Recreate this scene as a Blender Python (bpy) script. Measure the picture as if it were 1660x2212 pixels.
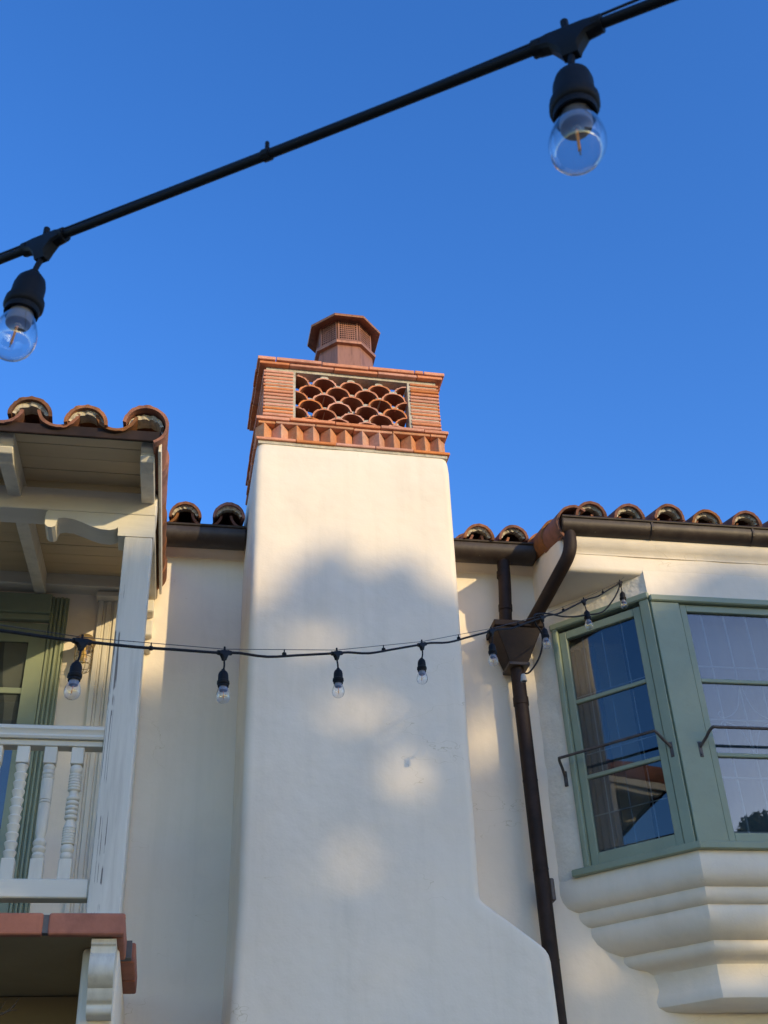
import bpy, bmesh, math, random
import numpy as np
from mathutils import Vector, Matrix, Euler
from math import sin, cos, pi, radians as rad

for o in list(bpy.data.objects): bpy.data.objects.remove(o)
S = bpy.context.scene
COL = S.collection
rng = random.Random(7)

# ------------------------------------------------------------------ camera
cd = bpy.data.cameras.new('camera'); cam = bpy.data.objects.new('camera', cd); COL.objects.link(cam)
right = Vector((0.985, -0.167, -0.041)); up = Vector((-0.061, -0.560, 0.826))
right.normalize(); up = (up - right*up.dot(right)).normalized(); back = right.cross(up)
M = Matrix((right, up, back)).transposed().to_4x4(); M.translation = (0, 0, 1.6)
cam.matrix_world = M
cd.sensor_fit = 'VERTICAL'; cd.sensor_height = 36; cd.lens = 2474/2212*36
cd.clip_start = 0.05; cd.clip_end = 2000
cd.dof.use_dof = True; cd.dof.focus_distance = 7.0; cd.dof.aperture_fstop = 22
S.camera = cam
S.render.resolution_x = 768; S.render.resolution_y = 1024

# ------------------------------------------------------------------ light
SUN_AZ, SUN_EL = 36.0, 13.5                     # azimuth to the right of the facade normal
to_sun = Vector((sin(rad(SUN_AZ))*cos(rad(SUN_EL)), -cos(rad(SUN_AZ))*cos(rad(SUN_EL)), sin(rad(SUN_EL))))
W = bpy.data.worlds.new('World'); S.world = W; W.use_nodes = True
nt = W.node_tree; nt.nodes.clear()
sky = nt.nodes.new('ShaderNodeTexSky'); sky.sky_type = 'NISHITA'; sky.sun_disc = False
sky.sun_elevation = rad(SUN_EL); sky.sun_rotation = rad(180-SUN_AZ)
sky.altitude = 0; sky.air_density = 1.0; sky.dust_density = 0.3; sky.ozone_density = 3.0
bg = nt.nodes.new('ShaderNodeBackground'); bg.inputs['Strength'].default_value = 0.15
wo = nt.nodes.new('ShaderNodeOutputWorld')
hsv = nt.nodes.new('ShaderNodeHueSaturation')
hsv.inputs['Hue'].default_value = 0.515; hsv.inputs['Saturation'].default_value = 1.245; hsv.inputs['Value'].default_value = 1.36
nt.links.new(sky.outputs[0], hsv.inputs['Color']); nt.links.new(hsv.outputs[0], bg.inputs[0]); nt.links.new(bg.outputs[0], wo.inputs[0])
sl = bpy.data.lights.new('sun', 'SUN'); sun = bpy.data.objects.new('sun', sl); COL.objects.link(sun)
sl.energy = 2.1; sl.angle = rad(0.55); sl.color = (1.0, 0.775, 0.42)
sun.rotation_euler = to_sun.to_track_quat('Z', 'Y').to_euler(); sun.location = (12, -14, 12)
S.view_settings.view_transform = 'Standard'; S.view_settings.look = 'None'
S.view_settings.exposure = 0.85; S.view_settings.gamma = 1.0; S.view_settings.use_curve_mapping = False

# ------------------------------------------------------------------ materials
def mat(name, base, rough=0.8, metal=0.0, var=0.12, vscale=4.0, bump=0.0, bscale=40.0, objvar=0.0, spec=0.3,
        stain=None, stain_amt=0.0, sscale=2.0, stretch=(1, 1, 1), bump2=0.0, b2scale=3.0, huevar=0.0, speck=None, crack=None, streak=None):
    m = bpy.data.materials.new(name); m.use_nodes = True
    n = m.node_tree; n.nodes.clear(); L = n.links.new
    out = n.nodes.new('ShaderNodeOutputMaterial'); p = n.nodes.new('ShaderNodeBsdfPrincipled')
    L(p.outputs[0], out.inputs[0])
    p.inputs['Roughness'].default_value = rough; p.inputs['Metallic'].default_value = metal
    p.inputs['Specular IOR Level'].default_value = spec
    tc = n.nodes.new('ShaderNodeTexCoord'); mp = n.nodes.new('ShaderNodeMapping'); L(tc.outputs['Object'], mp.inputs[0])
    mp.inputs['Scale'].default_value = stretch
    co = mp.outputs[0]
    if objvar or huevar:
        oi = n.nodes.new('ShaderNodeObjectInfo')
        ad = n.nodes.new('ShaderNodeVectorMath'); ad.operation = 'MULTIPLY_ADD'
        cb = n.nodes.new('ShaderNodeCombineXYZ'); L(oi.outputs['Random'], cb.inputs[0]); L(oi.outputs['Random'], cb.inputs[2])
        L(cb.outputs[0], ad.inputs[0]); ad.inputs[1].default_value = (37, 0, 21); L(co, ad.inputs[2]); co = ad.outputs[0]
    nz = n.nodes.new('ShaderNodeTexNoise'); nz.inputs['Scale'].default_value = vscale; nz.inputs['Detail'].default_value = 6
    nz.inputs['Roughness'].default_value = 0.62
    L(co, nz.inputs['Vector'])
    mr = n.nodes.new('ShaderNodeMapRange'); mr.inputs[1].default_value = 0.3; mr.inputs[2].default_value = 0.7
    mr.inputs[3].default_value = 1-var; mr.inputs[4].default_value = 1+var; L(nz.outputs[0], mr.inputs[0])
    fac = mr.outputs[0]
    hs = n.nodes.new('ShaderNodeHueSaturation'); hs.inputs['Color'].default_value = (*base, 1); L(fac, hs.inputs['Value'])
    if objvar:
        m2 = n.nodes.new('ShaderNodeMapRange'); m2.inputs[3].default_value = 1-objvar; m2.inputs[4].default_value = 1+objvar
        L(oi.outputs['Random'], m2.inputs[0])
        mu = n.nodes.new('ShaderNodeMath'); mu.operation = 'MULTIPLY'; L(m2.outputs[0], mu.inputs[0]); L(fac, mu.inputs[1])
        L(mu.outputs[0], hs.inputs['Value'])
    if huevar:
        wn = n.nodes.new('ShaderNodeTexWhiteNoise'); wn.noise_dimensions = '1D'; L(oi.outputs['Random'], wn.inputs['W'])
        m3 = n.nodes.new('ShaderNodeMapRange'); m3.inputs[3].default_value = 0.5-huevar; m3.inputs[4].default_value = 0.5+huevar
        L(wn.outputs['Value'], m3.inputs[0]); L(m3.outputs[0], hs.inputs['Hue'])
        m4 = n.nodes.new('ShaderNodeMapRange'); m4.inputs[3].default_value = 0.75; m4.inputs[4].default_value = 1.1
        L(wn.outputs['Value'], m4.inputs[0]); L(m4.outputs[0], hs.inputs['Saturation'])
    col = hs.outputs[0]
    if stain:
        n2 = n.nodes.new('ShaderNodeTexNoise'); n2.inputs['Scale'].default_value = sscale; n2.inputs['Detail'].default_value = 8
        n2.inputs['Roughness'].default_value = 0.7; L(co, n2.inputs['Vector'])
        r2 = n.nodes.new('ShaderNodeMapRange'); r2.inputs[1].default_value = 0.5; r2.inputs[2].default_value = 0.72
        r2.inputs[4].default_value = stain_amt; L(n2.outputs[0], r2.inputs[0])
        mx = n.nodes.new('ShaderNodeMix'); mx.data_type = 'RGBA'; L(r2.outputs[0], mx.inputs[0]); L(col, mx.inputs[6])
        mx.inputs[7].default_value = (*stain, 1); col = mx.outputs[2]
    if speck:
        n5 = n.nodes.new('ShaderNodeTexNoise'); n5.inputs['Scale'].default_value = speck[1]; n5.inputs['Detail'].default_value = 2
        L(co, n5.inputs['Vector'])
        r5 = n.nodes.new('ShaderNodeMapRange'); r5.inputs[1].default_value = speck[2]; r5.inputs[2].default_value = speck[2]+0.03
        r5.inputs[4].default_value = speck[3]; L(n5.outputs[0], r5.inputs[0])
        mx = n.nodes.new('ShaderNodeMix'); mx.data_type = 'RGBA'; L(r5.outputs[0], mx.inputs[0]); L(col, mx.inputs[6])
        mx.inputs[7].default_value = (*speck[0], 1); col = mx.outputs[2]
    if streak:
        mp3 = n.nodes.new('ShaderNodeMapping'); mp3.inputs['Scale'].default_value = streak[3]; L(tc.outputs['Object'], mp3.inputs[0])
        n8 = n.nodes.new('ShaderNodeTexNoise'); n8.inputs['Scale'].default_value = streak[2]; n8.inputs['Detail'].default_value = 7; n8.inputs['Roughness'].default_value = .65
        L(mp3.outputs[0], n8.inputs['Vector'])
        r8 = n.nodes.new('ShaderNodeMapRange'); r8.inputs[1].default_value = .5; r8.inputs[2].default_value = .75; r8.inputs[4].default_value = streak[1]; L(n8.outputs[0], r8.inputs[0])
        mx = n.nodes.new('ShaderNodeMix'); mx.data_type = 'RGBA'; L(r8.outputs[0], mx.inputs[0]); L(col, mx.inputs[6]); mx.inputs[7].default_value = (*streak[0], 1); col = mx.outputs[2]
    if crack:                                       # hairline cracks: contour lines of a stretched noise, broken up by a mask
        sc, ccol, wd, mask, st = crack
        mp2 = n.nodes.new('ShaderNodeMapping'); mp2.inputs['Scale'].default_value = st; L(tc.outputs['Object'], mp2.inputs[0])
        n6 = n.nodes.new('ShaderNodeTexNoise'); n6.inputs['Scale'].default_value = sc; n6.inputs['Detail'].default_value = 5; n6.inputs['Roughness'].default_value = .55
        L(mp2.outputs[0], n6.inputs['Vector'])
        ab = n.nodes.new('ShaderNodeMath'); ab.operation = 'SUBTRACT'; ab.inputs[1].default_value = .5; L(n6.outputs[0], ab.inputs[0])
        a2 = n.nodes.new('ShaderNodeMath'); a2.operation = 'ABSOLUTE'; L(ab.outputs[0], a2.inputs[0])
        lt = n.nodes.new('ShaderNodeMath'); lt.operation = 'LESS_THAN'; lt.inputs[1].default_value = wd; L(a2.outputs[0], lt.inputs[0])
        n7 = n.nodes.new('ShaderNodeTexNoise'); n7.inputs['Scale'].default_value = sc*1.7; L(tc.outputs['Object'], n7.inputs['Vector'])
        gt = n.nodes.new('ShaderNodeMapRange'); gt.inputs[1].default_value = mask; gt.inputs[2].default_value = mask+.06; L(n7.outputs[0], gt.inputs[0])
        mm = n.nodes.new('ShaderNodeMath'); mm.operation = 'MULTIPLY'; L(lt.outputs[0], mm.inputs[0]); L(gt.outputs[0], mm.inputs[1])
        mx = n.nodes.new('ShaderNodeMix'); mx.data_type = 'RGBA'; L(mm.outputs[0], mx.inputs[0]); L(col, mx.inputs[6]); mx.inputs[7].default_value = (*ccol, 1); col = mx.outputs[2]
    L(col, p.inputs['Base Color'])
    last = None
    for amt, sc, det in ((bump2, b2scale, 3), (bump, bscale, 5)):
        if amt:
            n3 = n.nodes.new('ShaderNodeTexNoise'); n3.inputs['Scale'].default_value = sc; n3.inputs['Detail'].default_value = det
            L(co, n3.inputs['Vector'])
            b = n.nodes.new('ShaderNodeBump'); b.inputs['Strength'].default_value = 1.0; b.inputs['Distance'].default_value = amt
            L(n3.outputs[0], b.inputs['Height'])
            if last: L(last, b.inputs['Normal'])
            last = b.outputs[0]
    if last: L(last, p.inputs['Normal'])
    return m

STUCCO = mat('stucco', (0.80, 0.705, 0.575), 0.9, var=0.065, vscale=2.2, bump=0.0008, bscale=70, bump2=0.02, b2scale=2.8,
             stain=(0.62, 0.56, 0.46), stain_amt=0.35, sscale=1.1, spec=0.15, crack=(0.8, (.66, .565, .41), .0007, .52, (1, 1, 2.2)), streak=((.60, .53, .41), .30, 1.3, (5, 5, .45)))
STUCCO_ROUGH = mat('rough_plaster', (0.77, 0.675, 0.535), 0.92, var=0.08, vscale=7, bump=0.004, bscale=45, bump2=0.02, b2scale=6, spec=0.12,
             stain=(0.55, 0.5, 0.43), stain_amt=0.4, sscale=5)
PAINT = mat('cream_painted_wood', (0.66, 0.615, 0.515), 0.6, var=0.10, vscale=6, bump=0.0015, bscale=30, stretch=(1, 1, 0.12), spec=0.3,
            stain=(0.36, 0.32, 0.26), stain_amt=0.45, sscale=14)
PAINT_H = mat('cream_painted_beam', (0.66, 0.615, 0.515), 0.6, var=0.09, vscale=6, bump=0.0015, bscale=30, stretch=(0.12, 1, 1), spec=0.3,
            stain=(0.42, 0.37, 0.29), stain_amt=0.45, sscale=12)
BOARD = mat('soffit_board_paint', (0.55, 0.43, 0.27), 0.65, var=0.08, vscale=8, bump=0.001, bscale=30, stretch=(0.15, 1, 1), objvar=0.06)
PAINT_POST = mat('weathered_post_paint', (0.64, 0.60, 0.51), 0.6, var=0.10, vscale=6, bump=0.003, bscale=30, stretch=(1, 1, 0.08), spec=0.3,
            stain=(0.36, 0.32, 0.26), stain_amt=0.5, sscale=14, crack=(5, (.17, .15, .13), .006, .40, (2.2, .3, .022)))
GREEN = mat('sage_green_paint', (0.245, 0.285, 0.195), 0.42, var=0.06, vscale=5, bump=0.0005, bscale=60, spec=0.45,
            stain=(0.18, 0.21, 0.145), stain_amt=0.3, sscale=6)
BRICK = mat('terracotta_brick', (0.64, 0.245, 0.12), 0.88, var=0.14, vscale=14, bump=0.0025, bscale=90, objvar=0.13, huevar=0.004,
            stain=(0.30, 0.14, 0.09), stain_amt=0.5, sscale=18, spec=0.2)
SHADED_TILE = mat('shade_painted_terracotta', (0.26, 0.10, 0.055), 0.92, var=0.2, vscale=18, bump=0.002, bscale=90, stain=(0.10, 0.05, 0.035), stain_amt=0.6, sscale=12)  # shade under the scale tiles, put into a darker clay colour
BRICK_PALE = mat('terracotta_brick_buff', (0.55, 0.25, 0.14), 0.9, var=0.18, vscale=16, bump=0.003, bscale=80, objvar=0.16, huevar=0.006,
            stain=(0.50, 0.40, 0.27), stain_amt=0.6, sscale=14, spec=0.15)
TILE = mat('roof_tile_clay', (0.25, 0.098, 0.055), 0.85, var=0.25, vscale=9, bump=0.002, bscale=60, objvar=0.38, huevar=0.015,
            stain=(0.075, 0.055, 0.045), stain_amt=0.85, sscale=7, spec=0.25)
NOSE = mat('floor_edge_tile', (0.36, 0.135, 0.085), 0.7, var=0.14, vscale=12, bump=0.001, bscale=60, objvar=0.1,
            stain=(0.2, 0.075, 0.05), stain_amt=0.6, sscale=8)
MORTAR = mat('mortar', (0.50, 0.45, 0.36), 0.95, var=0.2, vscale=25, bump=0.006, bscale=60, stain=(0.3, 0.27, 0.22), stain_amt=0.5, sscale=15)
GROUT = mat('grey_grout', (0.12, 0.12, 0.125), 0.95, var=0.15, vscale=30, bump=0.001, bscale=90)
COPPER = mat('aged_copper', (0.43, 0.20, 0.12), 0.45, metal=0.5, var=0.36, vscale=5, stretch=(6, 6, 0.8), bump=0.0006, bscale=20,
            stain=(0.13, 0.06, 0.045), stain_amt=0.6, sscale=5, spec=0.4)
BRONZE = mat('bronze_gutter_metal', (0.032, 0.021, 0.015), 0.5, metal=0.1, var=0.3, vscale=6, bump=0.0008, bscale=25, spec=0.45,
            stain=(0.12, 0.09, 0.065), stain_amt=0.35, sscale=9, speck=((0.4, 0.37, 0.3), 16, 0.76, 0.6))
PIPE = mat('bronze_pipe_metal', (0.022, 0.013, 0.010), 0.6, metal=0.0, var=0.35, vscale=9, bump=0.001, bscale=25, spec=0.22,
            stain=(0.055, 0.03, 0.021), stain_amt=0.5, sscale=7)
IRON = mat('wrought_iron', (0.10, 0.085, 0.08), 0.5, metal=0.5, var=0.25, vscale=20, bump=0.0006, bscale=60)
LATTICE = mat('pale_lattice_paint', (0.62, 0.68, 0.72), 0.5, var=0.05)
RUBBER = mat('black_rubber', (0.006, 0.006, 0.008), 0.6, var=0.2, vscale=30, bump=0.0002, bscale=120, spec=0.22)
WIRE = mat('steel_guy_wire', (0.05, 0.05, 0.055), 0.4, metal=0.7, var=0.1)
HOOKM = mat('galvanised_hook', (0.6, 0.57, 0.5), 0.35, metal=0.9, var=0.1)
COLLAR = mat('bulb_grey_collar', (0.24, 0.23, 0.24), 0.6, var=0.1)
FILA = mat('orange_filament', (0.72, 0.26, 0.06), 0.6, var=0.05)
CURTAIN = mat('pale_curtain_cloth', (0.30, 0.30, 0.29), 0.95, var=0.06, vscale=6)
SHEER = mat('grey_sheer_cloth', (0.30, 0.335, 0.345), 0.95, var=0.05, vscale=6)
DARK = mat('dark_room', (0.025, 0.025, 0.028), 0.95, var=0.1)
PAVE = mat('patio_paving', (0.33, 0.225, 0.14), 0.9, var=0.15, vscale=0.8, bump=0.004, bscale=8, stain=(0.25, 0.18, 0.12), stain_amt=0.5, sscale=0.3)
BARK = mat('bark', (0.10, 0.075, 0.055), 0.95, var=0.25, vscale=3, bump=0.03, bscale=6)
LEAF = mat('leaf', (0.055, 0.085, 0.03), 0.7, var=0.3, vscale=1.5)

def glass_mat(name, refl, tint=(1, 1, 1), rough=0.01, edge=None):
    m = bpy.data.materials.new(name); m.use_nodes = True
    n = m.node_tree; n.nodes.clear(); L = n.links.new
    out = n.nodes.new('ShaderNodeOutputMaterial'); mx = n.nodes.new('ShaderNodeMixShader')
    tr = n.nodes.new('ShaderNodeBsdfTransparent'); tr.inputs[0].default_value = (*tint, 1)
    gl = n.nodes.new('ShaderNodeBsdfGlossy'); gl.inputs['Roughness'].default_value = rough
    lw = n.nodes.new('ShaderNodeLayerWeight'); lw.inputs[0].default_value = 0.5      # Schlick, same from both sides
    pw = n.nodes.new('ShaderNodeMath'); pw.operation = 'POWER'; pw.inputs[1].default_value = 5; L(lw.outputs['Facing'], pw.inputs[0])
    fr = n.nodes.new('ShaderNodeMath'); fr.operation = 'MULTIPLY_ADD'; fr.inputs[1].default_value = 0.96; fr.inputs[2].default_value = 0.04
    L(pw.outputs[0], fr.inputs[0])
    mu = n.nodes.new('ShaderNodeMath'); mu.operation = 'MULTIPLY'; mu.use_clamp = True; mu.inputs[1].default_value = refl
    tc = n.nodes.new('ShaderNodeTexCoord'); nz = n.nodes.new('ShaderNodeTexNoise'); nz.inputs['Scale'].default_value = 2.5
    nz.inputs['Detail'].default_value = 1; L(tc.outputs['Object'], nz.inputs['Vector'])
    b = n.nodes.new('ShaderNodeBump'); b.inputs['Strength'].default_value = 1; b.inputs['Distance'].default_value = 0.0012
    L(nz.outputs[0], b.inputs['Height']); L(b.outputs[0], gl.inputs['Normal'])
    if edge:                                        # longer path through the glass towards the rim
        p3 = n.nodes.new('ShaderNodeMath'); p3.operation = 'POWER'; p3.inputs[1].default_value = 3.5; L(lw.outputs['Facing'], p3.inputs[0])
        mc = n.nodes.new('ShaderNodeMix'); mc.data_type = 'RGBA'; L(p3.outputs[0], mc.inputs[0]); mc.inputs[6].default_value = (*tint, 1)
        mc.inputs[7].default_value = (edge, edge, edge*1.03, 1); L(mc.outputs[2], tr.inputs[0])
    L(fr.outputs[0], mu.inputs[0]); L(mu.outputs[0], mx.inputs[0]); L(tr.outputs[0], mx.inputs[1]); L(gl.outputs[0], mx.inputs[2])
    L(mx.outputs[0], out.inputs[0]); return m
PANE = glass_mat('window_glass', 2.4, (0.62, 0.66, 0.68))
BULB = glass_mat('bulb_glass', 2.6, (0.965, 0.97, 0.98), 0.03, 0.62)

# ------------------------------------------------------------------ mesh helpers
WL = {}                                             # world location of every object
def V(*a): return Vector(a)
def new(name, verts, faces, m, parent=None, loc=None, smooth=None, bevel=0.0, seg=1, me=None):
    """one mesh object; verts in world space unless loc (its world origin) is given"""
    base = Vector(loc) if loc is not None else (WL[parent.name] if parent else Vector((0, 0, 0)))
    if me is None:
        if loc is None: verts = [Vector(v)-base for v in verts]
        me = bpy.data.meshes.new(name); me.from_pydata([tuple(v) for v in verts], [], faces)
        b = bmesh.new(); b.from_mesh(me)
        bmesh.ops.remove_doubles(b, verts=b.verts, dist=1e-6)
        bmesh.ops.recalc_face_normals(b, faces=b.faces)
        if bevel: bmesh.ops.bevel(b, geom=list(b.edges), offset=bevel, segments=seg, affect='EDGES', profile=0.6, clamp_overlap=True)
        b.to_mesh(me); b.free()
        if smooth is not None:
            me.shade_smooth(); me.set_sharp_from_angle(angle=rad(smooth))
        me.materials.append(m)
    o = bpy.data.objects.new(name, me); COL.objects.link(o)
    if parent: o.parent = parent; o.location = base - WL[parent.name]
    else: o.location = base
    WL[o.name] = base
    return o
def thing(name, label, cat, loc, group=None):
    o = bpy.data.objects.new(name, None); COL.objects.link(o); o.empty_display_size = 0.1
    o.location = loc; WL[o.name] = Vector(loc); o['label'] = label; o['category'] = cat
    if group: o['group'] = group
    return o
def tag(o, label, cat, group=None):
    o['label'] = label; o['category'] = cat
    if group: o['group'] = group
    return o
def join(*gs):
    vs, fs = [], []
    for v, f in gs:
        k = len(vs); vs += list(v); fs += [tuple(i+k for i in q) for q in f]
    return vs, fs
BF = [(0, 1, 3, 2), (4, 6, 7, 5), (0, 4, 5, 1), (2, 3, 7, 6), (0, 2, 6, 4), (1, 5, 7, 3)]
def box(x0, x1, y0, y1, z0, z1):
    return [V(x, y, z) for x in (x0, x1) for y in (y0, y1) for z in (z0, z1)], BF
class Frame:                                        # wall-local coordinates: t along, d outward, z up
    def __init__(s, O, u, n): s.O = V(*O, 0); s.u = V(*u, 0).normalized(); s.n = V(*n, 0).normalized()
    def p(s, t, d, z): q = s.O + s.u*t + s.n*d; q.z = z; return q
    def box(s, t0, t1, d0, d1, z0, z1):
        return [s.p(t, d, z) for t in (t0, t1) for d in (d0, d1) for z in (z0, z1)], BF
def catmull(pts, n=6):
    pts = [Vector(p) for p in pts]; P = [pts[0]*2-pts[1]] + pts + [pts[-1]*2-pts[-2]]; out = []
    for i in range(1, len(P)-2):
        a, b, c, d = P[i-1:i+3]
        for k in range(n):
            t = k/n
            out.append(0.5*((2*b)+(c-a)*t+(2*a-5*b+4*c-d)*t*t+(3*b-a-3*c+d)*t**3))
    out.append(pts[-1]); return out
def tube(pts, r, seg=8, cap=True):
    pts = [Vector(p) for p in pts]; n = len(pts); vs, fs = [], []
    rr = r if isinstance(r, (list, tuple)) else [r]*n
    T = [(pts[min(i+1, n-1)]-pts[max(i-1, 0)]).normalized() for i in range(n)]
    a = T[0].orthogonal().normalized()
    for i in range(n):
        a = (a - T[i]*a.dot(T[i])).normalized(); b = T[i].cross(a)
        for k in range(seg):
            g = 2*pi*k/seg; vs.append(pts[i]+(a*cos(g)+b*sin(g))*rr[i])
    for i in range(n-1):
        for k in range(seg):
            k2 = (k+1) % seg; fs.append((i*seg+k, i*seg+k2, (i+1)*seg+k2, (i+1)*seg+k))
    if cap: fs += [tuple(range(seg))[::-1], tuple(range((n-1)*seg, n*seg))]
    return vs, fs
def lathe(prof, c=(0, 0, 0), seg=20, phase=0.0, cap=True):
    vs, fs = [], []; n = len(prof)
    for r, z in prof:
        for k in range(seg):
            g = 2*pi*k/seg+phase; vs.append(V(c[0]+r*cos(g), c[1]+r*sin(g), c[2]+z))
    for i in range(n-1):
        for k in range(seg):
            k2 = (k+1) % seg; fs.append((i*seg+k, i*seg+k2, (i+1)*seg+k2, (i+1)*seg+k))
    if cap: fs += [tuple(range(seg))[::-1], tuple(range((n-1)*seg, n*seg))]
    return vs, fs
def extrude(poly, fn, a, b):                        # poly of (p,q); fn(p,q,s) -> world point, s from a to b
    n = len(poly); vs = [fn(p, q, a) for p, q in poly]+[fn(p, q, b) for p, q in poly]
    fs = [tuple(range(n))[::-1], tuple(range(n, 2*n))]+[(i, (i+1) % n, n+(i+1) % n, n+i) for i in range(n)]
    return vs, fs
def along_x(p, q, s): return V(s, p, q)
def halfpipe(L, r0, r1, th, a0=0.0, a1=pi, seg=12, wob=0.0, rs=None):
    """barrel tile: axis +Y from y=0 (front) to L, arc in XZ from angle a0 to a1"""
    vs, fs = [], []; ny = 3
    for i in range(ny+1):
        y = L*i/ny; r = r0+(r1-r0)*i/ny
        for k in range(seg+1):
            g = a0+(a1-a0)*k/seg; w = 1+(wob*rs.uniform(-1, 1) if rs else 0)
            vs.append(V(r*w*cos(g), y+(rs.uniform(-.006, .006) if rs and i == 0 else 0), r*w*sin(g)))
            vs.append(V((r-th)*cos(g), y, (r-th)*sin(g)))
    st = 2*(seg+1)
    for i in range(ny):
        for k in range(seg):
            a = i*st+2*k; b = a+st
            fs += [(a, a+2, b+2, b), (a+1, b+1, b+3, a+3)]
        fs += [(i*st, i*st+st, i*st+st+1, i*st+1), (i*st+2*seg, i*st+2*seg+1, i*st+st+2*seg+1, i*st+st+2*seg)]
    for k in range(seg):
        a = 2*k; fs.append((a, a+1, a+3, a+2)); a = ny*st+2*k; fs.append((a, a+2, a+3, a+1))
    return vs, fs
from mathutils import noise as NZ
def wobble(vs, amp, sc, axis=1):
    out = []
    for v in vs:
        w = Vector(v); w[axis] += amp*NZ.noise(w*sc); out.append(w)
    return out
def gridwall(x0, x1, z0, z1, y, nx, nz, amp=0.006, sc=1.6):
    vs = []; fs = []
    for j in range(nz+1):
        for i in range(nx+1):
            v = V(x0+(x1-x0)*i/nx, y, z0+(z1-z0)*j/nz); v.y += amp*NZ.noise(v*sc)+amp*0.4*NZ.noise(v*sc*3.1); vs.append(v)
    for j in range(nz):
        for i in range(nx): a = j*(nx+1)+i; fs.append((a, a+1, a+nx+2, a+nx+1))
    return vs, fs

# ------------------------------------------------------------------ ground
YW = 6.07                                           # face of the main wall
g = new('ground', [V(-300, -300, 0), V(300, -300, 0), V(300, 300, 0), V(-300, 300, 0)], [(0, 1, 2, 3)], PAVE); g['kind'] = 'structure'

# ------------------------------------------------------------------ house: wall, mouldings, door, roof
house = thing('house', 'cream stucco house wall with green door and tiled eave behind the chimney', 'house', (0, YW, 0))
w1 = gridwall(-5, 6.5, 0, 5.40, YW, 150, 66)
new('wall', *join(w1, box(-5, 6.5, YW+.05, YW+.25, 0, 5.5)), STUCCO, house, smooth=60)
cove = [(YW+.04, 5.37), (YW-.004, 5.375), (YW-.010, 5.392), (YW-.030, 5.408), (YW-.048, 5.428), (YW-.055, 5.452), (YW-.055, 5.50), (YW+.04, 5.50)]
new('eave_moulding', *extrude(cove, along_x, -5, 2.2), STUCCO, house, smooth=40)
# pilasters of the balcony back wall (fluted trim boards)
def fluted(x0, x1, z0, z1, n, d0=YW-.008, d=0.03):
    w = (x1-x0)/n; gs = []
    for i in range(n):
        gs.append(box(x0+w*i, x0+w*(i+.62), d0-d*(1 if i % 2 == 0 else .75), YW+.03, z0, z1))
        gs.append(box(x0+w*(i+.62), x0+w*(i+1), d0-d*.4, YW+.03, z0, z1))
    return join(*gs)
new('pilaster', *fluted(-.535, -.40, 2.85, 5.03, 3, d=.018), PAINT, house, bevel=0.003)
new('pilaster', *fluted(-.315, -.245, 2.85, 4.70, 2, d=.022), PAINT, house, bevel=0.003)
for z0, z1, pr in ((5.03, 5.06, .075), (5.06, 5.075, .06)):
    new('pilaster_cap', *box(-.55, -.385, YW-pr, YW+.03, z0, z1), PAINT_H, house, bevel=0.004)
for k, (z0, z1, pr) in enumerate(((4.70, 4.735, .07), (4.80, 4.90, .05), (4.94, 5.02, .085), (5.05, 5.10, .11))):
    new('wall_bracket', *box(-.305, -.215, YW-pr, YW+.03, z0, z1), PAINT_H, house, bevel=0.006)
# door
door = new('door_frame', *join(fluted(-.80, -.705, 2.85, 5.04, 4, d=.020), box(-1.75, -.80, YW-.055, YW+.02, 4.915, 5.04),
            box(-1.75, -.80, YW-.04, YW+.02, 4.875, 4.913), fluted(-1.85, -1.755, 2.85, 5.04, 4, d=.020)), GREEN, house, bevel=0.003)
leaf = new('door', *join(box(-.90, -.803, YW-.02, YW+.02, 2.86, 4.86), box(-1.7, -.90, YW-.02, YW+.02, 4.74, 4.86), box(-1.7, -.90, YW-.018, YW+.02, 4.42, 4.455),
            box(-1.7, -.90, YW-.018, YW+.02, 3.62, 3.655), box(-1.7, -.90, YW-.02, YW+.02, 2.86, 3.1)), GREEN, house, bevel=0.003)
for z0, z1 in ((3.1, 3.62), (3.655, 4.42), (4.455, 4.74)):
    new('pane', *box(-1.7, -.90, YW-.012, YW-.008, z0, z1), PANE, leaf)
def curtain(x0, x1, y, z0, z1, amp=.018, n=40, f=26.0):
    vs, fs = [], []
    for i in range(n+1):
        x = x0+(x1-x0)*i/n
        for z in (z0, z1): vs.append(V(x, y+amp*sin(f*(x-x0)+1.3*sin(5*x)), z))
    return vs, [(2*i, 2*i+2, 2*i+3, 2*i+1) for i in range(n)]
new('door_curtain', *curtain(-1.7, -.90, YW-.002, 2.9, 4.74, .003), CURTAIN, house, smooth=60)
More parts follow.
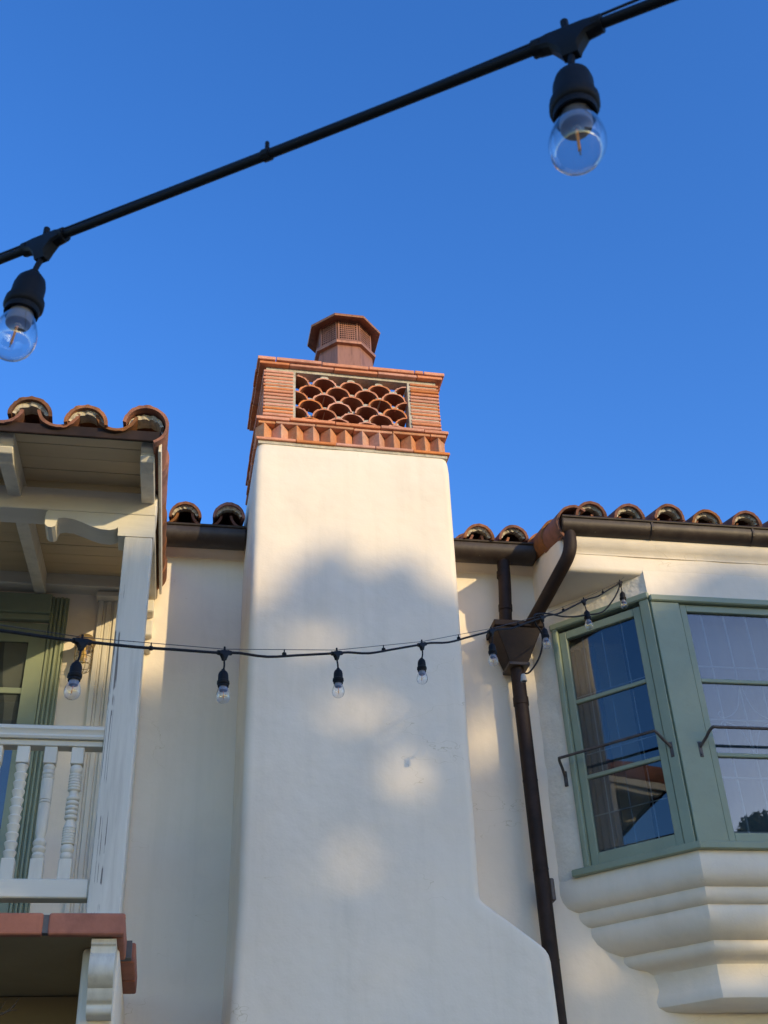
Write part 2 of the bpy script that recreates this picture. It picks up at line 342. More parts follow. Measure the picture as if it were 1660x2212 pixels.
# roof deck
sl_ = 0.36
def decks(x0, x1, y0, z0, ln): 
    return [V(x0, y0, z0), V(x1, y0, z0), V(x1, y0+ln, z0+ln*sl_), V(x0, y0+ln, z0+ln*sl_), V(x0, y0, z0-.03), V(x1, y0, z0-.03), V(x1, y0+ln, z0+ln*sl_-.03), V(x0, y0+ln, z0+ln*sl_-.03)], \
        [(0, 1, 2, 3), (7, 6, 5, 4), (0, 4, 5, 1), (1, 5, 6, 2), (2, 6, 7, 3), (3, 7, 4, 0)]
new('roof_deck', *decks(-5, .30, 5.93, 5.50, 2.6), DARK, house)
new('roof_deck', *decks(1.56, 2.35, 5.93, 5.50, 2.6), DARK, house)
TR = random.Random(3)
cover_me, pan_me, mort_me = [], [], []
for k in range(4):
    v, f = halfpipe(.42, .098, .084, .016, 0.0, pi, 22, .004, TR)
    b = new('tmp', v, f, TILE, loc=(0, 0, 0), smooth=50); cover_me.append(b.data); bpy.data.objects.remove(b)
    v, f = halfpipe(.42, .098, .088, .015, pi*1.06, pi*1.94, 18, .004, TR)
    b = new('tmp', v, f, TILE, loc=(0, 0, 0), smooth=50); pan_me.append(b.data); bpy.data.objects.remove(b)
    vs, fs = [], []                                 # mortar packed under the cover tile: rough crescent
    n = 16
    for i in range(n+1):
        g = pi*(.07+.86*i/n); ro = .0825; ri = .0825-.019*(.45+.55*sin(g))-.007*TR.random()
        for y in (.018+.012*TR.random(), .09):
            vs += [V(ro*cos(g), y, ro*sin(g)), V(ri*cos(g), y+.004*TR.random(), ri*sin(g)*.98)]
    for i in range(n):
        a = 4*i; b_ = a+4
        fs += [(a, a+1, b_+1, b_), (a+2, b_+2, b_+3, a+3), (a, b_, b_+2, a+2), (a+1, a+3, b_+3, b_+1)]
    fs += [(0, 2, 3, 1), (4*n, 4*n+1, 4*n+3, 4*n+2)]
    b = new('tmp', vs, fs, MORTAR, loc=(0, 0, 0)); mort_me.append(b.data); bpy.data.objects.remove(b)
def eave(parent, xs, y, z, slope, pans, rows=3, pan_dz=-.012, pan_y=.03, scale=1.0, zj=None):
    """cover tiles at xs (arc centre z at the eave), pan tiles between"""
    ang = math.atan(slope)
    for i, x in enumerate(xs):
        for r in range(rows):
            p = V(x+TR.uniform(-.008, .008), y+.34*r*cos(ang)+TR.uniform(-.015, .012), z+.34*r*sin(ang)+.012*(r > 0)+(zj[i] if zj else TR.uniform(-.006, .006)))
            o = new('roof_tile', 0, 0, TILE, parent, loc=p, me=cover_me[TR.randrange(4)])
            o.rotation_euler = (ang-.02, TR.uniform(-.03, .03), TR.uniform(-.03, .03)); o.scale = (scale, 1, scale)
            if r == 0:
                c = new('mortar', 0, 0, MORTAR, o, loc=p, me=mort_me[TR.randrange(4)])
    for x in pans:
        for r in range(rows):
            p = V(x+TR.uniform(-.005, .005), y+pan_y+.34*r*cos(ang), z+.075+pan_dz+.34*r*sin(ang)+TR.uniform(-.004, .004)+.012*(r > 0))
            o = new('roof_tile', 0, 0, TILE, parent, loc=p, me=pan_me[TR.randrange(4)])
            o.rotation_euler = (ang-.02, TR.uniform(-.03, .03), TR.uniform(-.02, .02)); o.scale = (scale, 1, scale)
eave(house, [-.601, -.335, -.069, .197], 5.83, 5.515, .36, [-.735, -.468, -.202, .064, .30])
eave(house, [1.764, 1.990], 5.83, 5.485, .36, [1.64, 1.875])

# gutters: profile in (y, z)
def gutter(x0, x1, yf, zt, label, depth=.12, h=.10, lip=True):
    o = thing('gutter', label, 'gutter', (x0, yf, zt))
    prof = [(yf, zt), (yf-.004, zt-h*.35), (yf+.002, zt-h*.62), (yf+.018, zt-h*.85), (yf+.045, zt-h), (yf+.085, zt-h*1.04), (yf+depth, zt-h*.9), (yf+depth, zt+.01)]
    inn = [(p+(.006 if i < 3 else 0 if i < 6 else -.006), q+(.006 if 2 < i < 7 else 0)) for i, (p, q) in enumerate(prof)]
    gs = []
    n = len(prof); vs = []; fs = []
    for x in (x0, x1):
        vs += [V(x, p, q) for p, q in prof]+[V(x, p, q) for p, q in inn]
    for i in range(n-1):
        fs += [(i, i+1, 2*n+i+1, 2*n+i), (n+i, 3*n+i, 3*n+i+1, n+i+1)]
    fs += [(0, 2*n, 3*n, n), (n-1, 2*n-1, 4*n-1, 3*n-1)]
    new('trough', vs, fs, BRONZE, o, smooth=30)
    new('rolled_lip', *tube([V(x0, yf-.004, zt), V(x1, yf-.004, zt)], .009, 8), BRONZE, o, smooth=40)
    for x in (x0+.002, x1-.002):
        new('end_cap', *extrude([(p, q) for p, q in prof], along_x, x-.003, x+.003), BRONZE, o)
    return o
gutter(-.75, .30, 5.86, 5.478, 'dark bronze gutter between the porch roof and the chimney')
gutter(1.56, 2.13, 5.86, 5.480, 'short dark bronze gutter between the chimney and the bay window roof')
bayg = gutter(2.145, 4.7, 5.375, 5.372, 'long dark bronze gutter along the bay window roof', h=.09)
for x in (2.70, 3.35): new('gutter_joint', *extrude([(5.368, 5.375), (5.365, 5.33), (5.372, 5.31), (5.39, 5.292), (5.42, 5.278), (5.44, 5.278), (5.44, 5.375)], along_x, x, x+.012), BRONZE, bayg)

# ------------------------------------------------------------------ chimney
YC = 5.42
ch = thing('chimney', 'tapering cream stucco chimney with terracotta fish-scale crown and copper cowl', 'chimney', (.30, YC, 0))
def interp(tab, z):
    if z <= tab[0][0]: return tab[0][1]
    for (a, b), (c, d) in zip(tab, tab[1:]):
        if z <= c: return b+(d-b)*(z-a)/(c-a)
    return tab[-1][1]
XL = [(0, .24), (2.6, .278), (3.1, .300), (5.81, .322)]
XR = [(0, 1.80), (2.6, 1.795), (2.86, 1.790), (2.89, 1.784), (2.915, 1.770), (2.935, 1.748), (2.955, 1.722), (3.135, 1.476), (3.15, 1.468), (3.19, 1.466), (4.5, 1.488), (5.81, 1.505)]
zs = sorted(set([0, .6, 1.2, 1.7]+[1.9+.06*i for i in range(15)]+[2.8+.01*i for i in range(43)]+[3.25+.06*i for i in range(43)]+[5.79, 5.805]))
vs, fs = [], []
def ringpts(z):
    xl, xr = interp(XL, z), interp(XR, z); r = .045
    if z > 5.75: r2 = (z-5.75)*.18; xl += r2; xr -= r2
    else: r2 = 0
    pts = [(xl, 6.3), (xl, 6.1), (xl, 5.9), (xl, 5.7), (xl, 5.55)]
    for k in range(7): g = pi+pi/2*k/6; pts.append((xl+r+r*cos(g), YC+r2+r+r*sin(g)))
    for i in range(1, 16): pts.append((xl+r+(xr-xl-2*r)*i/16, YC+r2))
    for k in range(7): g = 1.5*pi+pi/2*k/6; pts.append((xr-r+r*cos(g), YC+r2+r+r*sin(g)))
    pts += [(xr, 5.55), (xr, 5.7), (xr, 5.9), (xr, 6.1), (xr, 6.3)]
    return pts
for z in zs:
    for x, y in ringpts(z):
        v = V(x, y, z); nn = NZ.noise(v*1.7)*.007+NZ.noise(v*5)*.0025
        vs.append(v+V(nn*.5, nn, 0))
n = len(ringpts(3)); 
for i in range(len(zs)-1):
    for k in range(n-1): fs.append((i*n+k, i*n+k+1, (i+1)*n+k+1, (i+1)*n+k))
fs.append(tuple(range((len(zs)-1)*n, len(zs)*n)))
new('shaft', vs, fs, STUCCO, ch, smooth=70)
CR = random.Random(11)
# ledges made of flat bricks laid end to end; (x0,x1,front y,z0,z1,side depth)
YB_ = 6.12
def course(x0, x1, yf, yb, z0, z1, cuts, m=BRICK, gap=.004, width=.11):
    xs = [x0]+[c+CR.uniform(-.004, .004) for c in cuts]+[x1]
    for a, b in zip(xs, xs[1:]):
        dz = CR.uniform(-.002, .002); dy = CR.uniform(-.003, .003)
        new('brick', *box(a+gap/2, b-gap/2, yf+dy, yf+width, z0+dz, z1+dz), m, ch, bevel=.0025)
        new('brick', *box(a+gap/2, b-gap/2, yb-width, yb+dy, z0+dz, z1+dz), m, ch, bevel=.0025)
    ys = [yf+width, yf+width+(yb-yf-2*width)/3, yf+width+(yb-yf-2*width)*2/3, yb-width]
    for a, b in zip(ys, ys[1:]):
        for xa, xb in ((x0, x0+width), (x1-width, x1)):
            dz = CR.uniform(-.002, .002)
            new('brick', *box(xa+CR.uniform(-.003, .003), xb, a+.002, b-.002, z0+dz, z1+dz), m, ch, bevel=.0025)
# bottom course on the stucco
course(.319, 1.512, YC-.012, YB_, 5.824, 5.842, [.56, .80, 1.04, 1.28])
new('mortar_bed', *box(.335, 1.495, YC+.004, YB_-.01, 5.802, 5.8235), MORTAR, ch)
# dog-tooth course
core = new('core', *join(box(.41, 1.43, YC+.075, YC+.12, 5.842, 6.01), box(.41, .45, YC+.10, YB_-.07, 5.842, 6.01), box(1.39, 1.43, YC+.10, YB_-.07, 5.842, 6.01),
           box(.41, 1.43, YB_-.12, YB_-.075, 5.842, 6.01)), MORTAR, ch)
tv = [V(0, -.062, 0), V(.051, -.002, 0), V(.051, .05, 0), V(-.051, .05, 0), V(-.051, -.002, 0)]
tv = tv+[v+V(0, 0, .118) for v in tv]; tf = [(4, 3, 2, 1, 0), (5, 6, 7, 8, 9)]+[(i, (i+1) % 5, 5+(i+1) % 5, 5+i) for i in range(5)]
t0 = new('tmp', tv, tf, BRICK_PALE, loc=(0, 0, 0), bevel=.003); tooth_me = t0.data; bpy.data.objects.remove(t0)
for x in [.373, .469, .565, .664, .767, .867, .967, 1.070, 1.170, 1.270, 1.362, 1.452]:
    o = new('tooth_brick', 0, 0, BRICK_PALE, ch, loc=(x+CR.uniform(-.004, .004), YC+.062, 5.8425), me=tooth_me)
    o.rotation_euler = (0, 0, CR.uniform(-.07, .07)); o.scale = (.97, 1+CR.uniform(-.06, .06), 1)
for k in range(6):
    for x, rz in ((.322+.062, -pi/2), (1.508-.062, pi/2)):
        o = new('tooth_brick', 0, 0, BRICK_PALE, ch, loc=(x, YC+.115+.1*k, 5.8425), me=tooth_me); o.rotation_euler = (0, 0, rz+CR.uniform(-.05, .05))
# ledge over the teeth (two thin courses)
course(.330, 1.500, YC+.003, YB_-.012, 5.961, 5.980, [.44, .68, .92, 1.16, 1.40], BRICK_PALE)
course(.316, 1.514, YC-.014, YB_, 5.981, 6.003, [.52, .80, 1.08, 1.36])
# stacked brick pillars
ZP0, ZP1 = 6.004, 6.404
NB = 15; ph = (ZP1-ZP0)/NB
for i in range(NB):
    z = ZP0+ph*i
    for a, b in ((.358, .545), (1.292, 1.480)):
        for (ya, yb) in ((YC+.020, YC+.13), (YB_-.13, YB_-.02)):
            j = CR.uniform(-.004, .004); k = CR.uniform(-.003, .003)
            new('brick', *box(a+k, b+k*.5, ya+j, yb+j, z+.004, z+ph-.0045), BRICK, ch, bevel=.003)
    for xa, xb in ((.360, .455), (1.385, 1.480)):
        j = CR.uniform(-.004, .004)
        new('brick', *box(xa+j, xb+j, YC+.132, YB_-.132, z+.004, z+ph-.0045), BRICK, ch, bevel=.003)
for a, b in ((.372, .560), (1.277, 1.468)):
    for ya, yb in ((YC+.028, YC+.125), (YB_-.125, YB_-.028)):
        v, f = box(a, b, ya, yb, ZP0, ZP1); new('mortar_joint', v, f, MORTAR, ch)
for xa, xb in ((.368, .45), (1.39, 1.472)): new('mortar_joint', *box(xa, xb, YC+.126, YB_-.126, ZP0, ZP1), MORTAR, ch)
# fish-scale lattice of half-round tiles, front and back
def scale_mesh(a0, a1):
    vs, fs = halfpipe(.115, .080, .078, .010, a0, a1, 14, .012, CR)
    vs = [V(v.x, v.y, v.z*.93) for v in vs]
    b = new('tmp', vs, fs, BRICK, loc=(0, 0, 0), smooth=40); me = b.data; bpy.data.objects.remove(b)
    me.materials.append(SHADED_TILE)                     # inner face painted darker to deepen its shade
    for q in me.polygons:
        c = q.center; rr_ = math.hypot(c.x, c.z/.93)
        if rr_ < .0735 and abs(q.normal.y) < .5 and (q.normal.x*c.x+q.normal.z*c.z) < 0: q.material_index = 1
    return me
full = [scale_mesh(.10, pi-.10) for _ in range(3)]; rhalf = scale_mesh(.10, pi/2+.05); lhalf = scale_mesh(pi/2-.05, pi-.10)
RZ = 6.376
for yy in (YC+.028, YB_-.03-.115):
    for r in range(6):
        zc = RZ-.0632*r-.0745
        if r % 2 == 0: items = [(.742, 0), (.918, 0), (1.094, 0), (.566, 1), (1.262, 2)]
        else: items = [(.654, 0), (.830, 0), (1.006, 0), (1.182, 0)]
        for x, kd in items:
            p = V(x+CR.uniform(-.005, .005), yy+CR.uniform(-.006, .006), zc+CR.uniform(-.004, .004)-.012*(x-.75))
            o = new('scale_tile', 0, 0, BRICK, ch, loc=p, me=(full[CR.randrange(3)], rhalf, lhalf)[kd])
            o.rotation_euler = (CR.uniform(-.03, .03), CR.uniform(-.05, .05), CR.uniform(-.03, .03))
            if kd == 0:
                dab = [V(p.x+.022*cos(g)*(1+.3*CR.random()), p.y+.006+.5*.0, p.z+.0745+.004+.011*sin(g)*(1+.3*CR.random())) for g in [2*pi*k/9 for k in range(9)]]
                v = dab+[q+V(0, .10, 0) for q in dab]
                new('mortar_dab', v, [tuple(range(9))[::-1], tuple(range(9, 18))]+[(i, (i+1) % 9, 9+(i+1) % 9, 9+i) for i in range(9)], MORTAR, ch)
# cap: mortar slab and two courses of thin tiles
new('crown_bed', *join(box(.375, 1.465, YC+.03, YC+.11, 6.4045, 6.428), box(.375, 1.465, YB_-.11, YB_-.03, 6.4045, 6.428), box(.375, .45, YC+.111, YB_-.111, 6.4045, 6.428), box(1.39, 1.465, YC+.111, YB_-.111, 6.4045, 6.428)), MORTAR, ch)
course(.328, 1.506, YC-.004, YB_-.008, 6.4285, 6.449, [.52, .80, 1.08, 1.34], BRICK, width=.12)
course(.314, 1.520, YC-.020, YB_+.006, 6.4495, 6.474, [.430, .725, 1.025, 1.325, 1.378], BRICK, gap=.006, width=.13)
# copper cowl
cc = (.930, 5.76); ap = pi/8; k8 = 1/cos(pi/8)
cw = new('cowl', *lathe([(.195*k8, 6.47), (.195*k8, 6.52), (.178*k8, 6.80)], (*cc, 0), 8, ap), COPPER, ch)
new('cowl_collar', *lathe([(.178*k8, 6.800), (.200*k8, 6.806), (.203*k8, 6.822), (.198*k8, 6.836), (.176*k8, 6.848)], (*cc, 0), 8, ap), COPPER, cw)
core_o = new('flue', *lathe([(.188, 5.80), (.188, 6.475), (.135, 6.476), (.135, 7.02)], (*cc, 0), 16), DARK, cw)
for i in range(8):
    g = 2*pi*i/8-pi/2; nrm = V(cos(g), sin(g), 0); tg = V(-sin(g), cos(g), 0); O = V(*cc, 0)+nrm*.1745; hw = .176*math.tan(pi/8)-.004
    def q(t, z, d=0): w = O+tg*t+nrm*d; w.z = z; return w
    z0, z1 = 6.849, 7.03; fr = .012; gs = []
    def bar(t0, t1, za, zb, d0=-.003, d1=.003): return [q(t, z, d) for t in (t0, t1) for d in (d0, d1) for z in (za, zb)], BF
    gs += [bar(-hw, hw, z0, z0+fr), bar(-hw, hw, z1-fr, z1), bar(-hw, -hw+fr, z0+fr, z1-fr), bar(hw-fr, hw, z0+fr, z1-fr)]
    new('screen_frame', *join(*gs), COPPER, cw)
    gs = []; nx, nz = 8, 9
    for k in range(1, nx): t = -hw+fr+(2*hw-2*fr)*k/nx; gs.append(bar(t-.0034, t+.0034, z0+fr, z1-fr, -.0022, .0))
    for k in range(1, nz): z = z0+fr+(z1-z0-2*fr)*k/nz; gs.append(bar(-hw+fr, hw-fr, z-.0034, z+.0034, .0005, .0025))
    new('wire_screen', *join(*gs), COPPER, cw)
new('cowl_roof', *lathe([(.165*k8, 7.034), (.236*k8, 7.012), (.240*k8, 7.020), (.236*k8, 7.032), (.02, 7.11)], (*cc, 0), 8, ap), COPPER, cw)
ch.rotation_euler = (0, 0, rad(1.3))

# ------------------------------------------------------------------ bay window
YB = 5.5; CX = 2.654; CXR = 3.97; K = CX+YB
bay = thing('bay_window', 'green framed bay window on a moulded cream stucco corbel under tiled eave', 'bay window', (2.9, YB, 2.7))
A = Frame((CX, YB), (-1, 1), (-1, -1)); B = Frame((CX, YB), (1, 0), (0, -1)); D = Frame((CXR, YB), (1, 1), (1, -1))
# upper square box with rake-topped left return, and wall bands over the windows
LX = 2.155; TH = .10
def slab(x0, x1, y0, y1, z0, z1, nx, nz, m, amp=.006, bev=.03):
    v, f = box(x0, x1, y0, y1, z0, z1); b = bmesh.new(); vv = [b.verts.new(q) for q in v]
    for q in f: b.faces.new([vv[i] for i in q])
    bmesh.ops.recalc_face_normals(b, faces=b.faces)
    bmesh.ops.bevel(b, geom=list(b.edges), offset=bev, segments=4, affect='EDGES', profile=.5)
    for _ in range(2): bmesh.ops.subdivide_edges(b, edges=[e for e in b.edges if e.calc_length() > .09], cuts=3, use_grid_fill=True)
    vs = [w.co+V(0, 1, .6)*(amp*NZ.noise(w.co*5)+amp*.4*NZ.noise(w.co*13)) for w in b.verts]; b.verts.index_update()
    fs = [tuple(w.index for w in q.verts) for q in b.faces]; b.free(); return vs, fs
new('upper_wall', *slab(LX, 4.55, YB, 6.3, 5.075, 5.36, 1, 1, STUCCO), STUCCO, bay, smooth=70)
gab = [V(LX+.004, YB+.03, 5.33), V(LX+.004, 6.2, 5.33), V(LX+.004, 6.2, 5.62), V(LX+.004, YB+.03, 5.42)]
new('gable_wall', gab+[v+V(.1, 0, 0) for v in gab], [(0, 1, 2, 3), (7, 6, 5, 4), (0, 4, 5, 1), (1, 5, 6, 2), (2, 6, 7, 3), (3, 7, 4, 0)], STUCCO, bay)
new('eave_moulding', *extrude([(YB+.02, 5.19), (YB-.006, 5.19), (YB-.010, 5.205), (YB-.03, 5.22), (YB-.05, 5.245), (YB-.06, 5.27), (YB-.06, 5.40), (YB+.02, 5.40)], along_x, LX+.02, 4.5), STUCCO, bay, smooth=40)
def bumpy(fr, t0, t1, z0, z1, d, nt_, nz_, amp=.004):
    vs, fs = [], []
    for j in range(nz_+1):
        for i in range(nt_+1):
            t = t0+(t1-t0)*i/nt_; z = z0+(z1-z0)*j/nz_; p = fr.p(t, d, z)
            k = amp*NZ.noise(p*9)+amp*.6*NZ.noise(p*22); vs.append(fr.p(t, d+k, z))
    for j in range(nz_):
        for i in range(nt_): a = j*(nt_+1)+i; fs.append((a, a+1, a+nt_+2, a+nt_+1))
    return vs, fs
new('side_wall', *join(bumpy(A, -.0, .80, 4.945, 5.09, 0, 40, 10, .006), bumpy(A, .635, .84, 3.36, 4.946, -.001, 14, 70, .005), A.box(0.02, .8, -.1, -.012, 4.955, 5.09)), STUCCO_ROUGH, bay, smooth=80)
new('head_wall', *join(bumpy(B, -.004, CXR-CX, 4.925, 5.10, .001, 60, 10, .003), B.box(.02, CXR-CX, -.1, -.012, 4.935, 5.09)), STUCCO, bay, smooth=80)
new('side_wall', *join(D.box(0, .81, -.1, 0, 3.38, 5.09)), STUCCO, bay)
# corbel: moulded profile swept round the bay
prof = [(.02, 3.425), (.000, 3.415), (-.004, 3.385), (-.006, 3.34), (.002, 3.30), (.020, 3.268), (.050, 3.250), (.062, 3.247), (.058, 3.236), (.060, 3.215), (.070, 3.190), (.090, 3.172),
        (.104, 3.168), (.098, 3.155), (.100, 3.120), (.116, 3.080), (.150, 3.045), (.200, 3.022), (.216, 3.018), (.210, 3.005), (.213, 2.985), (.228, 2.965), (.262, 2.950), (.300, 2.943),
        (.322, 2.925), (.330, 2.880), (.330, 2.845), (.322, 2.818), (.312, 2.79), (.318, 2.762), (.345, 2.742), (.40, 2.735), (.56, 2.734)]
vs, fs = [], []
def plan(d):
    pts = []; L0 = V(K+1.41421*d-6.25, 6.25, 0); C0 = V(CX+.41421*d, YB+d, 0); C1 = V(CXR-.41421*d, YB+d, 0); R0 = V(CX+CXR-L0.x, 6.25, 0)
    for a, b, n_ in ((L0, C0, 16), (C0, C1, 22), (C1, R0, 10)):
        for i in range(n_): pts.append(a.lerp(b, i/n_))
    return pts+[R0]
for d, z in prof:
    for p in plan(d):
        q = V(p.x, p.y, z); k = .0035*NZ.noise(q*4)+.0018*NZ.noise(q*11); vs.append(q+V(k, k, k))
n = len(plan(0))
for i in range(len(prof)-1):
    for k in range(n-1): fs.append((i*n+k, i*n+k+1, (i+1)*n+k+1, (i+1)*n+k))
new('corbel', vs, fs, STUCCO, bay, smooth=38)
# sill, casings
new('sill', *join(A.box(-.03, .715, -.05, .035, 3.413, 3.452)), GREEN, bay, bevel=.005)
new('sill', *join(B.box(-.016, CXR-CX+.016, -.05, .0345, 3.4135, 3.4525)), GREEN, bay, bevel=.005)
new('sill', *join(D.box(-.03, .715, -.05, .035, 3.413, 3.452)), GREEN, bay, bevel=.005)
new('head_casing', *A.box(-.004, .655, -.04, .022, 4.905, 4.948), GREEN, bay, bevel=.007)
new('head_casing', *B.box(.000, CXR-CX, -.04, .024, 4.885, 4.928), GREEN, bay, bevel=.007)
new('jamb', *A.box(.607, .645, -.04, .024, 3.4525, 4.905), GREEN, bay, bevel=.011, seg=2)
new('corner_post', *join(A.box(.004, .062, -.06, .010, 3.4525, 4.905), B.box(.004, .178, -.06, .008, 3.453, 4.885)), GREEN, bay, bevel=.003)
new('corner_post', *B.box(CXR-CX-.19, CXR-CX-.004, -.06, .008, 3.453, 4.885), GREEN, bay, bevel=.003)
def sash(fr, t0, t1, z0, z1, st, top, bot, m1, m2, d):
    g0, g1 = t0+st, t1-st
    s = new('sash', *join(fr.box(t0, g0, d-.035, d, z0, z1), fr.box(g1, t1, d-.035, d, z0, z1), fr.box(g0, g1, d-.034, d-.001, z1-top, z1), fr.box(g0, g1, d-.034, d-.001, z0, z0+bot)), GREEN, bay, bevel=.003)
    rows = [z0+bot, m2, m1, z1-top]
    for m in (m1, m2): new('glazing_bar', *fr.box(g0, g1, d-.032, d-.003, m-.012, m+.012), GREEN, s, bevel=.004)
    for a, b in zip(rows, rows[1:]): new('pane', *fr.box(g0-.003, g1+.003, d-.020, d-.016, a+.0115, b-.0115), PANE, s)
    return s
s1 = sash(A, .066, .605, 3.456, 4.880, .046, .050, .066, 4.412, 3.950, .000)
s2 = sash(B, .184, 1.126, 3.456, 4.882, .040, .045, .055, 4.392, 3.945, -.006)
# room behind, curtains and pale lattice grilles
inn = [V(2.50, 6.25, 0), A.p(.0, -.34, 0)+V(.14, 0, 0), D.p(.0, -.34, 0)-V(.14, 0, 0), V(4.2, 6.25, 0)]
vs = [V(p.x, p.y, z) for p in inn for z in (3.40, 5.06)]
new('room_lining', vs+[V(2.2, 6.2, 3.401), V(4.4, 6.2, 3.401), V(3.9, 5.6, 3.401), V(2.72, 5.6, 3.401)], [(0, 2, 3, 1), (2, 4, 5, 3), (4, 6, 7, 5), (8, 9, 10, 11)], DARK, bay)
def cloth(fr, t0, t1, d, z0, z1, amp, n_, f):
    vs = []
    for i in range(n_+1):
        t = t0+(t1-t0)*i/n_
        for z in (z0, z1): vs.append(fr.p(t, d+amp*sin(f*t+.8*sin(9*t)), z))
    return vs, [(2*i, 2*i+2, 2*i+3, 2*i+1) for i in range(n_)]
new('curtain', *cloth(A, .43, .60, -.12, 3.46, 4.80, .012, 30, 150), CURTAIN, bay, smooth=60)
new('sheer_curtain', *cloth(B, .15, 1.17, -.16, 3.44, 4.90, .006, 60, 60), SHEER, bay, smooth=60)
def grille(fr, ts, zsb, d, t0, t1, z0, z1, cen=None, rr=.006):
    gs = [tube([fr.p(t, d, z0), fr.p(t, d, z1)], rr, 6) for t in ts]+[tube([fr.p(t0, d+.006, z), fr.p(t1, d+.006, z)], rr, 6) for z in zsb]
    gr = new('lattice_grille', *join(*gs), LATTICE, bay, smooth=50)
    if cen:
        t, z = cen; gs = []
        for sx in (-1, 1):
            for sz in (-1, 1):
                gs.append(tube(catmull([fr.p(t+sx*.008, d+.01, z+sz*.20), fr.p(t+sx*.04, d+.01, z+sz*.09), fr.p(t+sx*.085, d+.01, z+sz*.035), fr.p(t+sx*.15, d+.01, z+sz*.008)]), .0032, 6))
                gs.append(tube(catmull([fr.p(t+sx*.01, d+.01, z+sz*.20), fr.p(t+sx*.03, d+.01, z+sz*.225), fr.p(t+sx*.05, d+.01, z+sz*.215), fr.p(t+sx*.045, d+.01, z+sz*.195)]), .003, 6))
                gs.append(tube(catmull([fr.p(t+sx*.15, d+.01, z+sz*.008), fr.p(t+sx*.17, d+.01, z+sz*.03), fr.p(t+sx*.16, d+.01, z+sz*.05), fr.p(t+sx*.145, d+.01, z+sz*.04)]), .003, 6))
        new('scroll_ornament', *join(*gs), LATTICE, gr, smooth=50)
grille(B, [.335, .475, .615, .755, .895, 1.035], [4.50, 4.17, 3.83], -.06, .18, 1.13, 3.46, 4.86, (.475, 4.17))
grille(A, [.22, .35, .48], [4.46, 4.10, 3.74], -.06, .06, .61, 3.46, 4.86, rr=.0035)
# iron guard rails
def rail(fr, t0, t1, e0, e1, z):
    r_ = new('guard_rail', *join(tube(catmull([fr.p(e0, .012, z-.075), fr.p(e0+(t0-e0)*.5, .055, z-.040), fr.p(t0, .100, z-.003), fr.p(t0+(t1-t0)*.06, .104, z), fr.p((t0+t1)/2, .104, z),
             fr.p(t1-(t1-t0)*.06, .104, z), fr.p(t1, .100, z-.003), fr.p(e1+(t1-e1)*.5, .055, z-.040), fr.p(e1, .012, z-.075)], 5), .0085, 8)), IRON, bay, smooth=50)
    for e in (e0, e1):
        pl = new('rail_plate', *fr.box(e-.011, e+.011, .001, .012, z-.135, z-.045), IRON, r_, bevel=.005, seg=2)
        for dz in (-.06, -.12): new('bolt', *tube([fr.p(e, .011, z+dz), fr.p(e, .019, z+dz)], .006, 8), IRON, r_)
rail(A, .075, .665, .035, .685, 4.060)
rail(B, .17, 1.14, .125, 1.185, 4.055)
# bay roof
new('roof_deck', *decks(LX+.02, 4.6, 5.47, 5.40, 2.4), DARK, bay)
eave(bay, [2.328, 2.570, 2.822, 3.078, 3.331, 3.585, 3.84, 4.09, 4.35], 5.385, 5.388, .36, [2.449, 2.696, 2.95, 3.205, 3.458, 3.71, 3.965, 4.22], zj=[.004, -.002, .01, -.004, -.004, 0, 0, 0, 0])
RT = random.Random(5)
def rake(parent, x, y0, z0, slope, n_, L, a0, a1, r=.10, flip=1):
    ang = math.atan(slope)
    for k in range(n_):
        v, f = halfpipe(L, r, r*.9, .015, a0, a1, 26, .003, RT)
        o = new('rake_tile', v, f, TILE, parent, loc=(x+RT.uniform(-.006, .006), y0+k*(L-.07)*cos(ang), z0+k*(L-.07)*sin(ang)+.004*(k % 2)), smooth=50)
        o.rotation_euler = (ang-.035, 0, RT.uniform(-.02, .02))
rake(bay, 2.225, 5.40, 5.345, .30, 4, .36, pi*.28, pi*1.28, .115)

# ------------------------------------------------------------------ downpipe with leader head
dp = thing('downpipe', 'dark bronze downpipe with funnel leader head beside the bay window', 'downpipe', (1.95, 5.95, 0))
def frust(x0, x1, y0, y1, z1, a0, a1, b0, b1, z0):
    v = [V(a0, b0, z0), V(a1, b0, z0), V(a1, b1, z0), V(a0, b1, z0), V(x0, y0, z1), V(x1, y0, z1), V(x1, y1, z1), V(x0, y1, z1)]
    return v, [(3, 2, 1, 0), (4, 5, 6, 7), (0, 1, 5, 4), (1, 2, 6, 5), (2, 3, 7, 6), (3, 0, 4, 7)]
lh = new('leader_head', *join(frust(1.810, 2.098, 5.85, 6.05, 4.875, 1.888, 2.000, 5.90, 6.04, 4.655), box(1.800, 2.108, 5.84, 6.05, 4.876, 4.915)), PIPE, dp, bevel=.004)
new('leader_collar', *box(1.880, 2.008, 5.892, 6.045, 4.640, 4.662), BRONZE, lh, bevel=.003)
new('pipe', *tube([V(1.945, 5.955, 4.65), V(1.945, 5.955, 0)], .042, 16), PIPE, dp, smooth=50)
for z in (4.455, 3.95, 3.45, 2.98, 2.4, 1.4): new('pipe_band', *tube([V(1.945, 5.955, z), V(1.945, 5.955, z-(.05 if z == 4.455 else .010))], .046 if z == 4.455 else .0435, 16), PIPE, dp, smooth=50)
new('pipe_bracket', *join(box(1.985, 2.012, 5.95, 6.07, 3.28, 3.40)), IRON, dp, bevel=.006)
new('upper_pipe', *tube(catmull([V(1.93, 5.935, 5.40), V(1.922, 5.938, 5.2), V(1.900, 5.945, 4.90)]), .040, 16), PIPE, dp, smooth=50)
for z, x in ((5.29, 1.925), (5.05, 1.912)): new('pipe_band', *tube([V(x, 5.94, z+.02), V(x-.002, 5.94, z-.02)], .0435, 16), PIPE, dp, smooth=50)
